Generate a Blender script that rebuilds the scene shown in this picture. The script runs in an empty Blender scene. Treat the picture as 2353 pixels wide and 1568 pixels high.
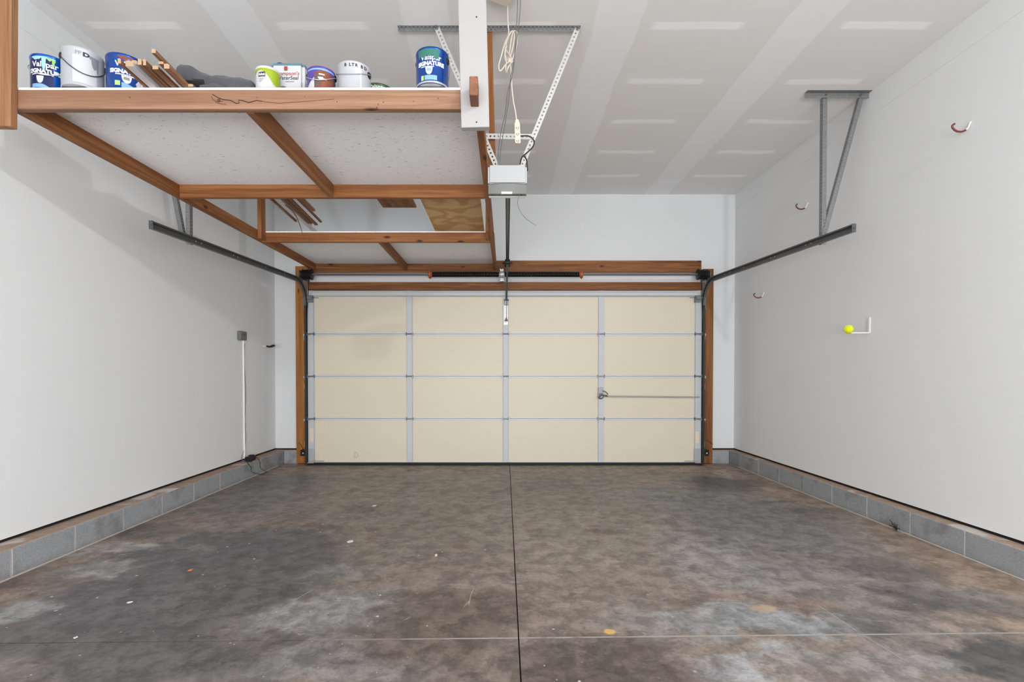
import bpy, bmesh, math, random
from mathutils import Vector, Matrix, Quaternion, noise as mnoise

random.seed(7)
V = Vector
SC = bpy.context.scene
COL = SC.collection
PI = math.pi

# ------------------------------------------------------------------ camera
W, H, F = 2353.0, 1568.0, 1150.0
CX, CY, PITCH = 1150.0, 873.0, math.radians(0.8)
CAMZ = 1.12
cam_d = bpy.data.cameras.new('camera')
cam = bpy.data.objects.new('camera', cam_d)
COL.objects.link(cam)
cam.location = (0, 0, CAMZ)
cam.rotation_euler = (PI / 2 - PITCH, 0, 0)
cam_d.sensor_fit = 'HORIZONTAL'
cam_d.sensor_width = 36.0
cam_d.lens = F / W * 36.0
cam_d.shift_x = -(CX - W / 2) / W
cam_d.shift_y = (CY - H / 2) / W
cam_d.clip_start = 0.05
SC.camera = cam

# ------------------------------------------------------------------ world, exposure
wd = bpy.data.worlds.new('world')
SC.world = wd
wd.use_nodes = True
wd.node_tree.nodes['Background'].inputs[0].default_value = (0.8, 0.85, 0.9, 1)
wd.node_tree.nodes['Background'].inputs[1].default_value = 0.3
SC.view_settings.view_transform = 'Standard'
SC.view_settings.look = 'None'
SC.view_settings.gamma = 1.0
SC.view_settings.use_curve_mapping = False
SC.view_settings.exposure = 0.22

# main lamps of the garage: behind the camera, hung under the ceiling (their housings are built below)
MAIN_LAMP = V((2.05, -0.90, 3.22))
ENERGY_MAIN = 205.0
# added fill light behind the camera, brightens the room; no window is known there
fill_d = bpy.data.lights.new('rear_fill_light', 'AREA')
fill_d.shape = 'RECTANGLE'
fill_d.size, fill_d.size_y = 4.2, 1.4
fill_d.energy = 285.0
fill_d.color = (0.96, 0.98, 1.0)
fill_l = bpy.data.objects.new('rear_fill_light', fill_d)
COL.objects.link(fill_l)
fill_l.location = (-0.1, -3.22, 0.85)
fill_l.rotation_euler = (PI / 2, 0, 0)


def ray(u, v):
    d = V(((u - CX) / F, 1.0, -(v - CY) / F))
    c, s = math.cos(-PITCH), math.sin(-PITCH)
    return V((d.x, d.y * c - d.z * s, d.y * s + d.z * c))


def aY(u, v, Y):            # the point of the plane at depth Y seen at a photo position
    d = ray(u, v)
    return V((0, 0, CAMZ)) + d * (Y / d.y)


def aX(u, v, X):
    d = ray(u, v)
    return V((0, 0, CAMZ)) + d * (X / d.x)


def aZ(u, v, Z):
    d = ray(u, v)
    return V((0, 0, CAMZ)) + d * ((Z - CAMZ) / d.z)


# ------------------------------------------------------------------ node helper
class NT:
    def __init__(self, name):
        self.m = bpy.data.materials.new(name)
        self.m.use_nodes = True
        self.t = self.m.node_tree
        self.b = self.t.nodes['Principled BSDF']
        self._c = None

    def link(self, a, b):
        self.t.links.new(a, b)

    def put(self, sock, v):
        if isinstance(v, bpy.types.NodeSocket):
            self.link(v, sock)
        elif v is not None:
            if isinstance(v, (tuple, list)) and len(v) == 3 and sock.type == 'RGBA':
                v = tuple(v) + (1,)
            sock.default_value = v

    def obj(self):
        if self._c is None:
            self._c = self.t.nodes.new('ShaderNodeTexCoord').outputs['Object']
        return self._c

    def rnd(self):
        return self.t.nodes.new('ShaderNodeObjectInfo').outputs['Random']

    def math(self, op, a, b=None, c=None, clamp=False):
        n = self.t.nodes.new('ShaderNodeMath')
        n.operation = op
        n.use_clamp = clamp
        for i, x in enumerate((a, b, c)):
            if x is not None:
                self.put(n.inputs[i], x)
        return n.outputs[0]

    def vm(self, op, a, b=None, out=0):
        n = self.t.nodes.new('ShaderNodeVectorMath')
        n.operation = op
        self.put(n.inputs[0], a)
        if b is not None:
            self.put(n.inputs[3 if op == 'SCALE' else 1], b)
        return n.outputs[out]

    def noise(self, vec=None, scale=5, detail=4, rough=0.55, dist=0.0, color=False):
        n = self.t.nodes.new('ShaderNodeTexNoise')
        self.put(n.inputs['Vector'], vec if vec is not None else self.obj())
        n.inputs['Scale'].default_value = scale
        n.inputs['Detail'].default_value = detail
        n.inputs['Roughness'].default_value = rough
        n.inputs['Distortion'].default_value = dist
        return n.outputs[1 if color else 0]

    def voro(self, vec=None, scale=5, out='Distance', rand=1.0):
        n = self.t.nodes.new('ShaderNodeTexVoronoi')
        self.put(n.inputs['Vector'], vec if vec is not None else self.obj())
        n.inputs['Scale'].default_value = scale
        n.inputs['Randomness'].default_value = rand
        return n.outputs[out]

    def sep(self, vec):
        n = self.t.nodes.new('ShaderNodeSeparateXYZ')
        self.put(n.inputs[0], vec)
        return n.outputs

    def ss(self, x, a, b, lo=0.0, hi=1.0):
        n = self.t.nodes.new('ShaderNodeMapRange')
        n.interpolation_type = 'SMOOTHSTEP'
        self.put(n.inputs[0], x)
        for i, v in enumerate((a, b, lo, hi)):
            n.inputs[i + 1].default_value = v
        return n.outputs[0]

    def mix(self, f, a, b, mode='MIX'):
        n = self.t.nodes.new('ShaderNodeMix')
        n.data_type = 'RGBA'
        n.blend_type = mode
        self.put(n.inputs[0], f)
        self.put(n.inputs[6], a)
        self.put(n.inputs[7], b)
        return n.outputs[2]

    def bump(self, h, strength=0.2, dist=0.01):
        n = self.t.nodes.new('ShaderNodeBump')
        n.inputs['Strength'].default_value = strength
        n.inputs['Distance'].default_value = dist
        self.put(n.inputs['Height'], h)
        self.link(n.outputs[0], self.b.inputs['Normal'])

    def done(self, color, rough=0.6, metal=0.0, spec=0.5, coat=0.0):
        self.put(self.b.inputs['Base Color'], color)
        self.put(self.b.inputs['Roughness'], rough)
        self.put(self.b.inputs['Metallic'], metal)
        self.b.inputs['Specular IOR Level'].default_value = spec
        self.b.inputs['Coat Weight'].default_value = coat
        return self.m


def s2l(*c):
    return tuple(((x / 255) / 12.92 if x / 255 <= 0.04045 else ((x / 255 + 0.055) / 1.055) ** 2.4) for x in c)


def plain(name, rgb, rough=0.5, metal=0.0, spec=0.5, var=0.06, scale=30, coat=0.0, bump=0.0):
    n = NT(name)
    c = s2l(*rgb)
    f = n.noise(scale=scale, detail=3)
    lo = tuple(x * (1 - var) for x in c)
    hi = tuple(min(1, x * (1 + var)) for x in c)
    if bump:
        n.bump(f, bump, 0.004)
    return n.done(n.mix(f, lo, hi), rough, metal, spec, coat)


def wood(name, light, dark, axis, knots=True, gs=1.0, rough=0.6):
    n = NT(name)
    o = n.vm('ADD', n.obj(), n.vm('SCALE', (13.7, 7.3, 9.1), n.rnd()))
    st = [22.0 * gs] * 3
    st[axis] = 0.9
    p = n.vm('MULTIPLY', o, tuple(st))
    warp = n.noise(p, 0.35, 3, 0.6)
    a = n.noise(n.vm('ADD', p, n.vm('SCALE', (3.0, 3.0, 3.0), warp)), 1.0, 5, 0.6)
    st2 = [120.0 * gs] * 3
    st2[axis] = 3.0
    b = n.noise(n.vm('MULTIPLY', o, tuple(st2)), 1.0, 3, 0.7)
    rings = n.math('SINE', n.math('MULTIPLY', n.math('ADD', warp, n.math('MULTIPLY', a, 0.6)), 26.0))
    c = n.mix(n.ss(a, 0.3, 0.72), s2l(*light), s2l(*dark))
    c = n.mix(n.math('MULTIPLY', n.ss(rings, 0.2, 1.0), 0.5), c, s2l(*dark))
    c = n.mix(n.math('MULTIPLY', n.ss(b, 0.45, 0.72), 0.45), c, tuple(x * 0.68 for x in s2l(*dark)))
    if knots:
        sk = [7.0] * 3
        sk[axis] = 2.6
        kn = n.voro(n.vm('MULTIPLY', o, tuple(sk)), 1.0)
        c = n.mix(n.ss(kn, 0.13, 0.05), c, tuple(x * 0.28 for x in s2l(*dark)))
    n.bump(b, 0.12, 0.002)
    return n.done(c, rough, 0, 0.3)


M = {}
M['wall'] = plain('wall_paint', (223, 224, 225), 0.7, 0, 0.25, 0.012, 1.3)
M['wall_dimmed'] = plain('wall_paint_end_dimmed', (212, 213, 214), 0.7, 0, 0.25, 0.012, 1.3)  # same wall paint, darkened to take down the light on the end wall
M['white_wood'] = plain('white_painted_timber', (160, 158, 157), 0.55, 0, 0.35, 0.02, 3)
M['black'] = plain('black_plastic', (20, 20, 22), 0.35, 0, 0.5, 0.1)
M['black_metal'] = plain('black_steel', (22, 22, 24), 0.4, 0.4, 0.5, 0.2)
M['dark_steel'] = plain('dark_track_steel', (98, 98, 99), 0.42, 0.55, 0.5, 0.08, 8)
M['track_black'] = plain('black_track_steel', (52, 53, 55), 0.4, 0.5, 0.5, 0.1, 8)
M['galv'] = plain('galvanized_steel', (178, 180, 182), 0.42, 0.55, 0.5, 0.1, 45)
M['galv_shaded'] = plain('shaded_galvanized_steel', (132, 133, 134), 0.45, 0.55, 0.5, 0.12, 45)  # same galvanized steel, with the hangers' unlit tone put into its colour
M['galv_bright'] = plain('bright_galvanized_strap', (196, 196, 194), 0.42, 0.4, 0.5, 0.05, 45)  # same galvanized steel, with the light on the opener straps put into its colour
M['stile'] = plain('door_stile_steel', (184, 186, 189), 0.55, 0.1, 0.5, 0.08, 25)
M['rail'] = plain('door_rail_steel', (194, 196, 198), 0.5, 0.12, 0.5, 0.05, 25)
M['hinge'] = plain('hinge_steel', (120, 122, 124), 0.35, 0.7, 0.5, 0.2, 60)
M['door'] = plain('cream_door_steel', (208, 198, 178), 0.42, 0, 0.35, 0.02, 1.8)
M['rubber'] = plain('black_rubber', (18, 18, 19), 0.6, 0, 0.4, 0.1)
M['orange'] = plain('orange_cone_paint', (160, 78, 36), 0.5)
M['red'] = plain('red_vinyl', (104, 38, 40), 0.45)
M['white_metal'] = plain('white_metal', (225, 225, 222), 0.4)
M['white_plastic'] = plain('white_plastic', (226, 226, 224), 0.45)
M['cream'] = plain('cream_plastic', (212, 200, 184), 0.45)
M['cable_cream'] = plain('cream_cable', (206, 196, 182), 0.5)
M['cable_black'] = plain('black_cable', (38, 38, 38), 0.5)
M['cable_grey'] = plain('grey_cable', (92, 92, 90), 0.5)
M['opener'] = plain('opener_grey_plastic', (166, 167, 169), 0.45, 0, 0.4, 0.01, 3)
M['opener_lens'] = plain('opener_smoked_lens', (92, 93, 90), 0.4, 0, 0.5, 0.02, 3)
M['opener_base'] = plain('opener_base_plastic', (222, 223, 222), 0.4)
M['grey_box'] = plain('grey_keypad_plastic', (104, 104, 98), 0.5)
M['ball'] = plain('tennis_felt', (206, 214, 20), 0.9, 0, 0.2, 0.1, 120, bump=0.3)
M['blue'] = plain('blue_label', (4, 62, 142), 0.27, 0.55, 0.5, 0.08, 6, coat=0.3)
M['navy'] = plain('navy_label', (12, 28, 76), 0.35)
M['blue2'] = plain('bright_blue_label', (8, 88, 180), 0.26, 0.6, 0.5, 0.08, 6, coat=0.3)
M['teal_paint'] = plain('teal_paint', (44, 104, 92), 0.4, var=0.25, scale=40)
M['cyan_paint'] = plain('pale_blue_paint', (150, 196, 218), 0.4)
M['lime_paint'] = plain('lime_drip_paint', (150, 196, 120), 0.4)
M['tin'] = plain('tin_plate', (180, 181, 184), 0.32, 0.5, 0.5, 0.05, 20)
M['tin_matte'] = plain('silver_label', (172, 173, 178), 0.4, 0.15, 0.5, 0.05, 40)
M['print_white'] = plain('white_print', (234, 236, 240), 0.5)
M['print_dark'] = plain('dark_print', (42, 42, 46), 0.5)
M['print_grey'] = plain('grey_print', (122, 122, 125), 0.5)
M['print_red'] = plain('red_print', (150, 56, 46), 0.5)
M['pale_green'] = plain('pale_green_print', (160, 205, 120), 0.5)
M['light_blue'] = plain('light_blue_print', (120, 160, 205), 0.5)
M['lime'] = plain('lime_label', (140, 160, 22), 0.4)
M['label_white'] = plain('white_label', (188, 189, 192), 0.4)
M['green'] = plain('green_label', (22, 98, 80), 0.35)
M['dark_green'] = plain('dark_green_label', (44, 74, 40), 0.35)
M['purple'] = plain('purple_label', (78, 56, 140), 0.35)
M['copper'] = plain('copper_label', (140, 84, 66), 0.25, 0.5, 0.5, 0.3, 60)
M['brown_print'] = plain('brown_print', (92, 72, 66), 0.4)
M['steel_blue'] = plain('steel_blue_top', (88, 128, 142), 0.35, 0.3)
M['mortar'] = plain('mortar', (172, 165, 158), 0.9, 0, 0.2, 0.15, 60, bump=0.4)
M['dark_gap'] = plain('dark_sill_timber', (44, 38, 34), 0.9, 0, 0.1, 0.2, 20)
M['cut_end'] = plain('fresh_cut_wood', (176, 146, 116), 0.7)
M['knot'] = plain('dark_knot_wood', (84, 52, 34), 0.8)
M['leaf'] = plain('orange_leaf', (196, 112, 60), 0.7)
M['weed'] = plain('dry_weed', (44, 40, 36), 0.9)
M['chip'] = plain('white_paint_chip', (214, 212, 206), 0.7)
M['sticker'] = plain('warning_sticker', (214, 196, 178), 0.6, var=0.2, scale=90)
M['pencil'] = plain('pencil_line', (136, 118, 104), 0.8)
M['plastic_wrap'] = plain('crumpled_plastic', (176, 172, 190), 0.25, 0, 0.5, 0.12, 30)
M['white_strip'] = plain('white_moulding_paint', (196, 195, 199), 0.45)
M['grey_strip'] = plain('grey_moulding_paint', (176, 178, 182), 0.45)
M['pane'] = plain('frosted_fill_pane', (225, 230, 235), 0.2)
M['joint'] = plain('joint_filler', (46, 42, 40), 0.9)

WOODS = {}


def WD(kind, axis):
    k = (kind, axis)
    if k not in WOODS:
        pal = {'beam': ((158, 121, 98), (129, 95, 72)),
               'rail': ((160, 108, 66), (120, 70, 32)),
               'trim': ((152, 100, 56), (96, 54, 22)),
               'jamb': ((176, 120, 58), (138, 82, 30)),
               'post': ((166, 124, 92), (130, 88, 56)),
               'strip': ((152, 112, 84), (110, 72, 48)),
               'block': ((140, 98, 76), (108, 70, 48))}[kind]
        WOODS[k] = wood('%s_timber_%s' % (kind, 'xyz'[axis]), pal[0], pal[1], axis, knots=kind not in ('strip', 'block'))
    return WOODS[k]


# ---- ceiling: grey drywall paper, taped joints and filled screw rows
def mat_ceiling():
    n = NT('unpainted_drywall')
    o = n.obj()
    wob = n.vm('SCALE', n.vm('SUBTRACT', n.noise(o, 2.2, 4, 0.6, color=True), (0.5, 0.5, 0.5)), 0.06)
    x, y, _ = n.sep(n.vm('ADD', o, wob))
    # taped seams every 1.2 m
    m = n.math('ABSOLUTE', n.math('SUBTRACT', n.math('FLOORED_MODULO', n.math('ADD', x, 6.0 + 0.6 - 0.78), 1.19), 0.6))
    band = n.ss(m, 0.155, 0.135)
    # filled screw rows between the seams
    my = n.math('ABSOLUTE', n.math('SUBTRACT', n.math('FLOORED_MODULO', n.math('ADD', y, 6.05 + 0.30 - 3.20), 0.605), 0.30))
    mx = n.math('ABSOLUTE', n.math('SUBTRACT', n.math('FLOORED_MODULO', n.math('ADD', x, 6.0 - 1.30 + 0.6), 1.19), 0.6))
    dash = n.math('MULTIPLY', n.ss(my, 0.045, 0.025), n.ss(mx, 0.31, 0.25))
    soft = n.math('MULTIPLY', n.math('MULTIPLY', n.ss(my, 0.13, 0.04), n.ss(mx, 0.42, 0.22)), 0.25)
    big = n.noise(o, 0.8, 3)
    c = n.mix(big, s2l(230, 229, 227), s2l(233, 232, 230))
    c = n.mix(n.math('MULTIPLY', n.ss(n.noise(o, 1.7, 4), 0.5, 0.62), 0.3), c, s2l(234, 234, 233))
    c = n.mix(soft, c, s2l(237, 237, 236))
    c = n.mix(n.math('MULTIPLY', band, 0.9), c, s2l(240, 241, 242))
    c = n.mix(dash, c, s2l(248, 248, 247))
    return n.done(c, 0.8, 0, 0.2)


M['ceiling'] = mat_ceiling()


def mat_block():
    n = NT('concrete_block_face')
    o = n.vm('ADD', n.obj(), n.vm('SCALE', (5.0, 3.0, 2.0), n.rnd()))
    f = n.noise(o, 110, 4, 0.75)
    g = n.noise(o, 5, 4, 0.6)
    c = n.mix(f, s2l(104, 106, 110), s2l(178, 180, 182))
    c = n.mix(n.math('MULTIPLY', n.ss(g, 0.5, 0.7), 0.45), c, s2l(92, 88, 84))
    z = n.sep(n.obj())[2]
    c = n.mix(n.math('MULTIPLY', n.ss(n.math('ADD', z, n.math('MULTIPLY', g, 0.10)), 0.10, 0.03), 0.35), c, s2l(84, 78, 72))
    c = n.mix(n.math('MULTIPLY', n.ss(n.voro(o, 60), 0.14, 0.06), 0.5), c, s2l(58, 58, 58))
    n.bump(f, 0.5, 0.004)
    return n.done(c, 0.9, 0, 0.2)


M['block'] = mat_block()


def mat_ledge():
    n = NT('dusty_mortar_ledge')
    f = n.noise(scale=22, detail=6, rough=0.7)
    g = n.noise(scale=3.5, detail=3)
    c = n.mix(f, s2l(120, 98, 84), s2l(186, 164, 148))
    c = n.mix(n.math('MULTIPLY', n.ss(g, 0.56, 0.66), 0.7), c, s2l(206, 200, 194))
    n.bump(f, 0.4, 0.004)
    return n.done(c, 0.9, 0, 0.2)


M['ledge'] = mat_ledge()


def mat_osb():
    n = NT('white_painted_strand_board')
    o = n.obj()
    p = n.vm('MULTIPLY', o, (26.0, 75.0, 75.0))
    f = n.noise(p, 1.0, 4, 0.7)
    g = n.noise(o, 2.0, 3)
    c = n.mix(n.noise(o, 3.0, 4), s2l(240, 241, 243), s2l(245, 246, 247))
    c = n.mix(n.math('MULTIPLY', n.ss(n.math('ADD', f, n.math('MULTIPLY', g, 0.12)), 0.68, 0.735), 0.7), c, s2l(112, 108, 104))
    n.bump(f, 0.25, 0.003)
    return n.done(c, 0.65, 0, 0.3)


M['osb'] = mat_osb()


def mat_ply():
    n = NT('plywood_face')
    o = n.obj()
    w = n.noise(o, 2.6, 2, 0.45, 0.5)
    a = n.math('SINE', n.math('MULTIPLY', w, 30.0))
    b = n.noise(n.vm('MULTIPLY', o, (60.0, 9.0, 60.0)), 1.0, 4, 0.6)
    c = n.mix(n.ss(a, -0.5, 1.0), s2l(208, 172, 118), s2l(184, 142, 90))
    c = n.mix(n.math('MULTIPLY', n.ss(b, 0.5, 0.8), 0.3), c, s2l(150, 106, 62))
    k = n.voro(n.vm('MULTIPLY', o, (3.3, 2.0, 1.0)), 1.0)
    c = n.mix(n.ss(k, 0.10, 0.06), c, s2l(64, 36, 18))
    return n.done(c, 0.6, 0, 0.3)


M['ply'] = mat_ply()


def mat_towel():
    n = NT('grey_terry_cloth')
    o = n.obj()
    f = n.noise(o, 220, 2, 0.7)
    g = n.noise(o, 14, 4)
    c = n.mix(g, s2l(48, 49, 52), s2l(80, 82, 86))
    c = n.mix(n.math('MULTIPLY', f, 0.3), c, s2l(120, 122, 126))
    n.bump(f, 0.6, 0.004)
    m = n.done(c, 0.95, 0, 0.1)
    n.b.inputs['Sheen Weight'].default_value = 0.15
    return m


M['towel'] = mat_towel()


# ---- floor: worn, stained, lightly polished concrete
_jl, _jr = aZ(0, 1479, 0), aZ(2353, 1455, 0)
KJ = (_jr.y - _jl.y) / (_jr.x - _jl.x)
QJ = _jl.y - KJ * _jl.x


def mat_floor():
    n = NT('stained_concrete')
    o = n.obj()
    x0, y0, _ = n.sep(o)
    flat = n.vm('MULTIPLY', o, (1.0, 1.0, 0.0))
    w1 = n.vm('SCALE', n.vm('SUBTRACT', n.noise(flat, 1.6, 6, 0.68, color=True), (0.5, 0.5, 0.5)), 0.8)
    w2 = n.vm('SCALE', n.vm('SUBTRACT', n.noise(flat, 9.0, 4, 0.6, color=True), (0.5, 0.5, 0.5)), 0.16)
    p = n.vm('ADD', n.vm('ADD', flat, w1), w2)
    big = n.noise(flat, 0.9, 5, 0.6)
    mid = n.noise(flat, 3.3, 6, 0.65, 0.4)
    fine = n.noise(n.vm('ADD', flat, n.vm('SCALE', w2, 0.3)), 9.0, 8, 0.68, 0.25)
    gr = n.noise(flat, 95.0, 3, 0.7)
    c = n.mix(n.ss(big, 0.35, 0.65), s2l(128, 113, 102), s2l(144, 129, 117))
    c = n.mix(n.math('MULTIPLY', n.ss(mid, 0.45, 0.68), 0.55), c, s2l(104, 90, 80))

    def stain(c, u, v, ru, rv, col, op, soft=0.45):
        q = aZ(u, v, 0)
        q1 = aZ(u + ru, v, 0)
        qa, qb = aZ(u, v - rv, 0), aZ(u, v + rv, 0)
        rx = abs(q1.x - q.x)
        ry = max(0.02, abs(qa.y - qb.y) / 2)
        cy = (qa.y + qb.y) / 2
        d = n.vm('LENGTH', n.vm('MULTIPLY', n.vm('SUBTRACT', p, (q.x, cy, 0)), (1 / rx, 1 / ry, 1)), out='Value')
        mk = n.ss(d, 1 + soft, 1 - soft)
        return n.mix(n.math('MULTIPLY', mk, op), c, s2l(*col))

    # warm, cleaner strips beside the block courses
    c = n.mix(n.math('MULTIPLY', n.ss(n.sep(p)[0], 1.75, 2.4), 0.9), c, s2l(156, 131, 110))
    c = n.mix(n.math('MULTIPLY', n.ss(n.sep(p)[0], -2.0, -2.5), 0.85), c, s2l(152, 130, 113))
    G, DG, LG = (112, 110, 108), (88, 87, 87), (150, 150, 150)
    for s in [
        (700, 1250, 420, 90, (118, 104, 93), 0.5),
        (1000, 1180, 320, 70, (130, 115, 103), 0.5),
        (1330, 1250, 220, 110, (140, 125, 113), 0.55),
        (1290, 1130, 300, 40, (126, 112, 100), 0.5),
        (610, 1135, 120, 45, (112, 111, 110), 0.85),
        (520, 1178, 70, 14, (96, 94, 92), 0.6),
        (640, 1110, 60, 22, (104, 106, 108), 0.6),
        (420, 1350, 330, 120, (92, 91, 91), 0.95, 0.14),
        (560, 1250, 190, 34, (94, 93, 93), 0.9, 0.15),
        (250, 1500, 560, 75, (90, 88, 87), 0.9),
        (300, 1222, 110, 14, (98, 92, 88), 0.7),
        (80, 1330, 120, 30, (110, 92, 82), 0.6),
        (262, 1268, 95, 17, (164, 158, 154), 0.9, 0.3),
        (210, 1312, 75, 15, (150, 147, 145), 0.8),
        (390, 1272, 70, 9, (126, 122, 118), 0.6),
        (22, 1405, 75, 24, (146, 146, 146), 0.8),
        (790, 1400, 150, 50, (140, 141, 141), 0.75),
        (760, 1310, 75, 22, (128, 127, 125), 0.6),
        (690, 1425, 110, 24, (136, 138, 138), 0.5),
        (1010, 1430, 190, 62, (96, 82, 72), 0.8, 0.35),
        (1090, 1530, 190, 60, (110, 97, 88), 0.7),
        (760, 1520, 190, 44, (128, 126, 124), 0.6),
        (1650, 1112, 85, 20, (72, 71, 72), 0.95),
        (1700, 1180, 170, 60, (112, 111, 110), 0.8),
        (1800, 1230, 230, 70, (114, 112, 110), 0.8),
        (1640, 1290, 110, 60, (150, 148, 146), 0.6),
        (1500, 1140, 90, 20, (118, 122, 126), 0.5),
        (1270, 1115, 65, 18, (100, 92, 86), 0.5),
        (1720, 1420, 210, 34, (146, 150, 153), 0.75),
        (1500, 1430, 150, 34, (134, 130, 127), 0.5),
        (1870, 1335, 180, 46, (128, 126, 124), 0.6),
        (2060, 1310, 90, 34, (88, 86, 86), 0.7),
        (2190, 1390, 150, 50, (86, 85, 84), 0.85),
        (2290, 1510, 190, 50, (74, 73, 73), 0.95, 0.35),
        (2240, 1365, 80, 22, (140, 132, 126), 0.5),
        (1950, 1420, 120, 40, (100, 98, 96), 0.7),
        (1740, 1535, 150, 46, (158, 160, 162), 0.75),
        (2050, 1530, 150, 50, (140, 139, 138), 0.6),
        (1400, 1530, 220, 55, (86, 73, 66), 0.85, 0.35),
        (1830, 1545, 60, 24, (146, 122, 106), 0.6),
        (1690, 1475, 40, 9, (150, 124, 104), 0.4),
        (1760, 1372, 105, 15, (128, 104, 92), 0.7),
        (1400, 1225, 30, 6, (106, 88, 78), 0.8),
        (1790, 1156, 24, 4, (94, 86, 82), 0.9),
        (835, 1169, 36, 7, (94, 86, 78), 0.8),
        (1845, 1180, 60, 5, (92, 84, 78), 0.7),
        (760, 1213, 60, 6, (92, 84, 78), 0.7),
    ]:
        c = stain(c, *s)
    # mottling on top of the large stains keeps their hue
    def shade(c, f, a, b_, lo, hi):
        k = n.ss(f, a, b_, lo, hi)
        cc = n.t.nodes.new('ShaderNodeCombineXYZ')
        for q in range(3):
            n.link(k, cc.inputs[q])
        return n.mix(1.0, c, cc.outputs[0], 'MULTIPLY')

    c = shade(c, fine, 0.38, 0.62, 1.24, 0.70)
    bl = n.noise(n.vm('ADD', flat, n.vm('SCALE', w2, 0.6)), 5.0, 7, 0.7, 0.3)
    c = shade(c, bl, 0.56, 0.62, 1.0, 0.85)
    c = shade(c, bl, 0.42, 0.36, 1.0, 1.16)
    sp1 = n.voro(n.vm('ADD', n.vm('MULTIPLY', flat, (1.0, 0.8, 1.0)), n.vm('SCALE', w2, 0.35)), 7.0)
    c = shade(c, n.math('ADD', sp1, n.ss(n.noise(flat, 2.2, 2), 0.5, 0.58, 0.3, 0.0)), 0.10, 0.17, 0.66, 1.0)
    c = shade(c, n.noise(flat, 42.0, 5, 0.7), 0.38, 0.66, 1.08, 0.86)
    c = shade(c, gr, 0.35, 0.7, 1.06, 0.9)
    dm = n.noise(n.vm('MULTIPLY', n.vm('ADD', flat, w2), (6.0, 17.0, 1.0)), 1.0, 5, 0.62)
    c = shade(c, dm, 0.57, 0.64, 1.0, 0.74)
    dm2 = n.noise(n.vm('MULTIPLY', n.vm('ADD', flat, (3.1, 7.7, 0.0)), (4.0, 9.0, 1.0)), 1.0, 5, 0.65)
    c = shade(c, dm2, 0.58, 0.68, 1.0, 1.18)
    # paint spots with a place of their own
    q = aZ(1400, 1452, 0)
    sp = n.vm('LENGTH', n.vm('MULTIPLY', n.vm('SUBTRACT', n.vm('ADD', flat, n.vm('SCALE', w2, 0.25)), (q.x, q.y, 0)), (1 / 0.022, 1 / 0.022, 1)), out='Value')
    c = n.mix(n.ss(sp, 1.3, 0.7), c, s2l(206, 160, 50))
    q = aZ(1755, 1400, 0)
    sp = n.vm('LENGTH', n.vm('MULTIPLY', n.vm('SUBTRACT', n.vm('ADD', flat, n.vm('SCALE', w2, 0.4)), (q.x, q.y, 0)), (1 / 0.06, 1 / 0.035, 1)), out='Value')
    c = n.mix(n.math('MULTIPLY', n.ss(sp, 1.4, 0.6), 0.6), c, s2l(190, 150, 100))
    # scattered white paint flecks
    vv = n.voro(n.vm('ADD', flat, n.vm('SCALE', w2, 0.2)), 9.0)
    sel = n.math('MULTIPLY', n.ss(n.noise(flat, 4.0, 2), 0.45, 0.5), n.ss(x0, 1.2, -0.2, 0.25, 1.0))
    c = n.mix(n.math('MULTIPLY', n.math('MULTIPLY', n.ss(vv, 0.07, 0.05), sel), 0.9), c, s2l(206, 204, 200))
    vv2 = n.voro(n.vm('ADD', flat, n.vm('SCALE', w2, 0.25)), 17.0)
    sel2 = n.math('MULTIPLY', n.ss(n.noise(flat, 3.1, 2), 0.5, 0.55), n.ss(x0, 1.0, -0.3, 0.3, 1.0))
    c = n.mix(n.math('MULTIPLY', n.math('MULTIPLY', n.ss(vv2, 0.075, 0.05), sel2), 0.85), c, s2l(206, 204, 200))
    # chalky filler along the cross joint, long scratches
    dj = n.math('SUBTRACT', y0, n.math('MULTIPLY_ADD', x0, KJ, QJ))
    jm = n.math('MULTIPLY', n.ss(n.math('ABSOLUTE', dj), 0.0065, 0.0035), n.ss(n.math('ADD', x0, n.math('MULTIPLY', mid, 0.8)), -0.6, 0.2))
    c = n.mix(n.math('MULTIPLY', jm, n.ss(fine, 0.35, 0.55, 0.35, 0.85)), c, s2l(172, 168, 162))

    def scratch(c, u0, v0, u1, v1, w=0.004, op=0.5, col=(178, 174, 168)):
        A, B = aZ(u0, v0, 0), aZ(u1, v1, 0)
        d = (B - A)
        L = d.length
        d.normalize()
        q = n.vm('SUBTRACT', n.vm('ADD', flat, n.vm('SCALE', w2, 0.12)), tuple((A + B) / 2))
        al = n.math('ABSOLUTE', n.vm('DOT_PRODUCT', q, tuple(d), 'Value'))
        pe = n.math('ABSOLUTE', n.vm('DOT_PRODUCT', q, (-d.y, d.x, 0), 'Value'))
        mk = n.math('MULTIPLY', n.ss(al, L / 2, L / 2 - 0.04), n.ss(pe, w, w * 0.4))
        return n.mix(n.math('MULTIPLY', mk, op), c, s2l(*col))

    for q_ in ((1683, 1232, 1722, 1262), (1722, 1262, 1735, 1280), (1975, 1455, 2100, 1530), (1870, 1385, 1975, 1455), (700, 1150, 760, 1125),
               (780, 1132, 960, 1140), (1060, 1140, 1130, 1138), (1075, 1395, 1088, 1350), (660, 1390, 725, 1352), (1062, 1400, 1082, 1378),
               (540, 1480, 560, 1462), (252, 1470, 272, 1462), (920, 1430, 950, 1415), (1400, 1268, 1430, 1282), (1545, 1185, 1562, 1200)):
        c = scratch(c, *q_)
    c = n.mix(1.0, c, (0.93, 0.93, 0.935), 'MULTIPLY')
    hs = n.t.nodes.new('ShaderNodeHueSaturation')
    hs.inputs['Saturation'].default_value = 0.86
    hs.inputs['Value'].default_value = 0.98
    n.link(c, hs.inputs['Color'])
    c = hs.outputs[0]
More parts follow.
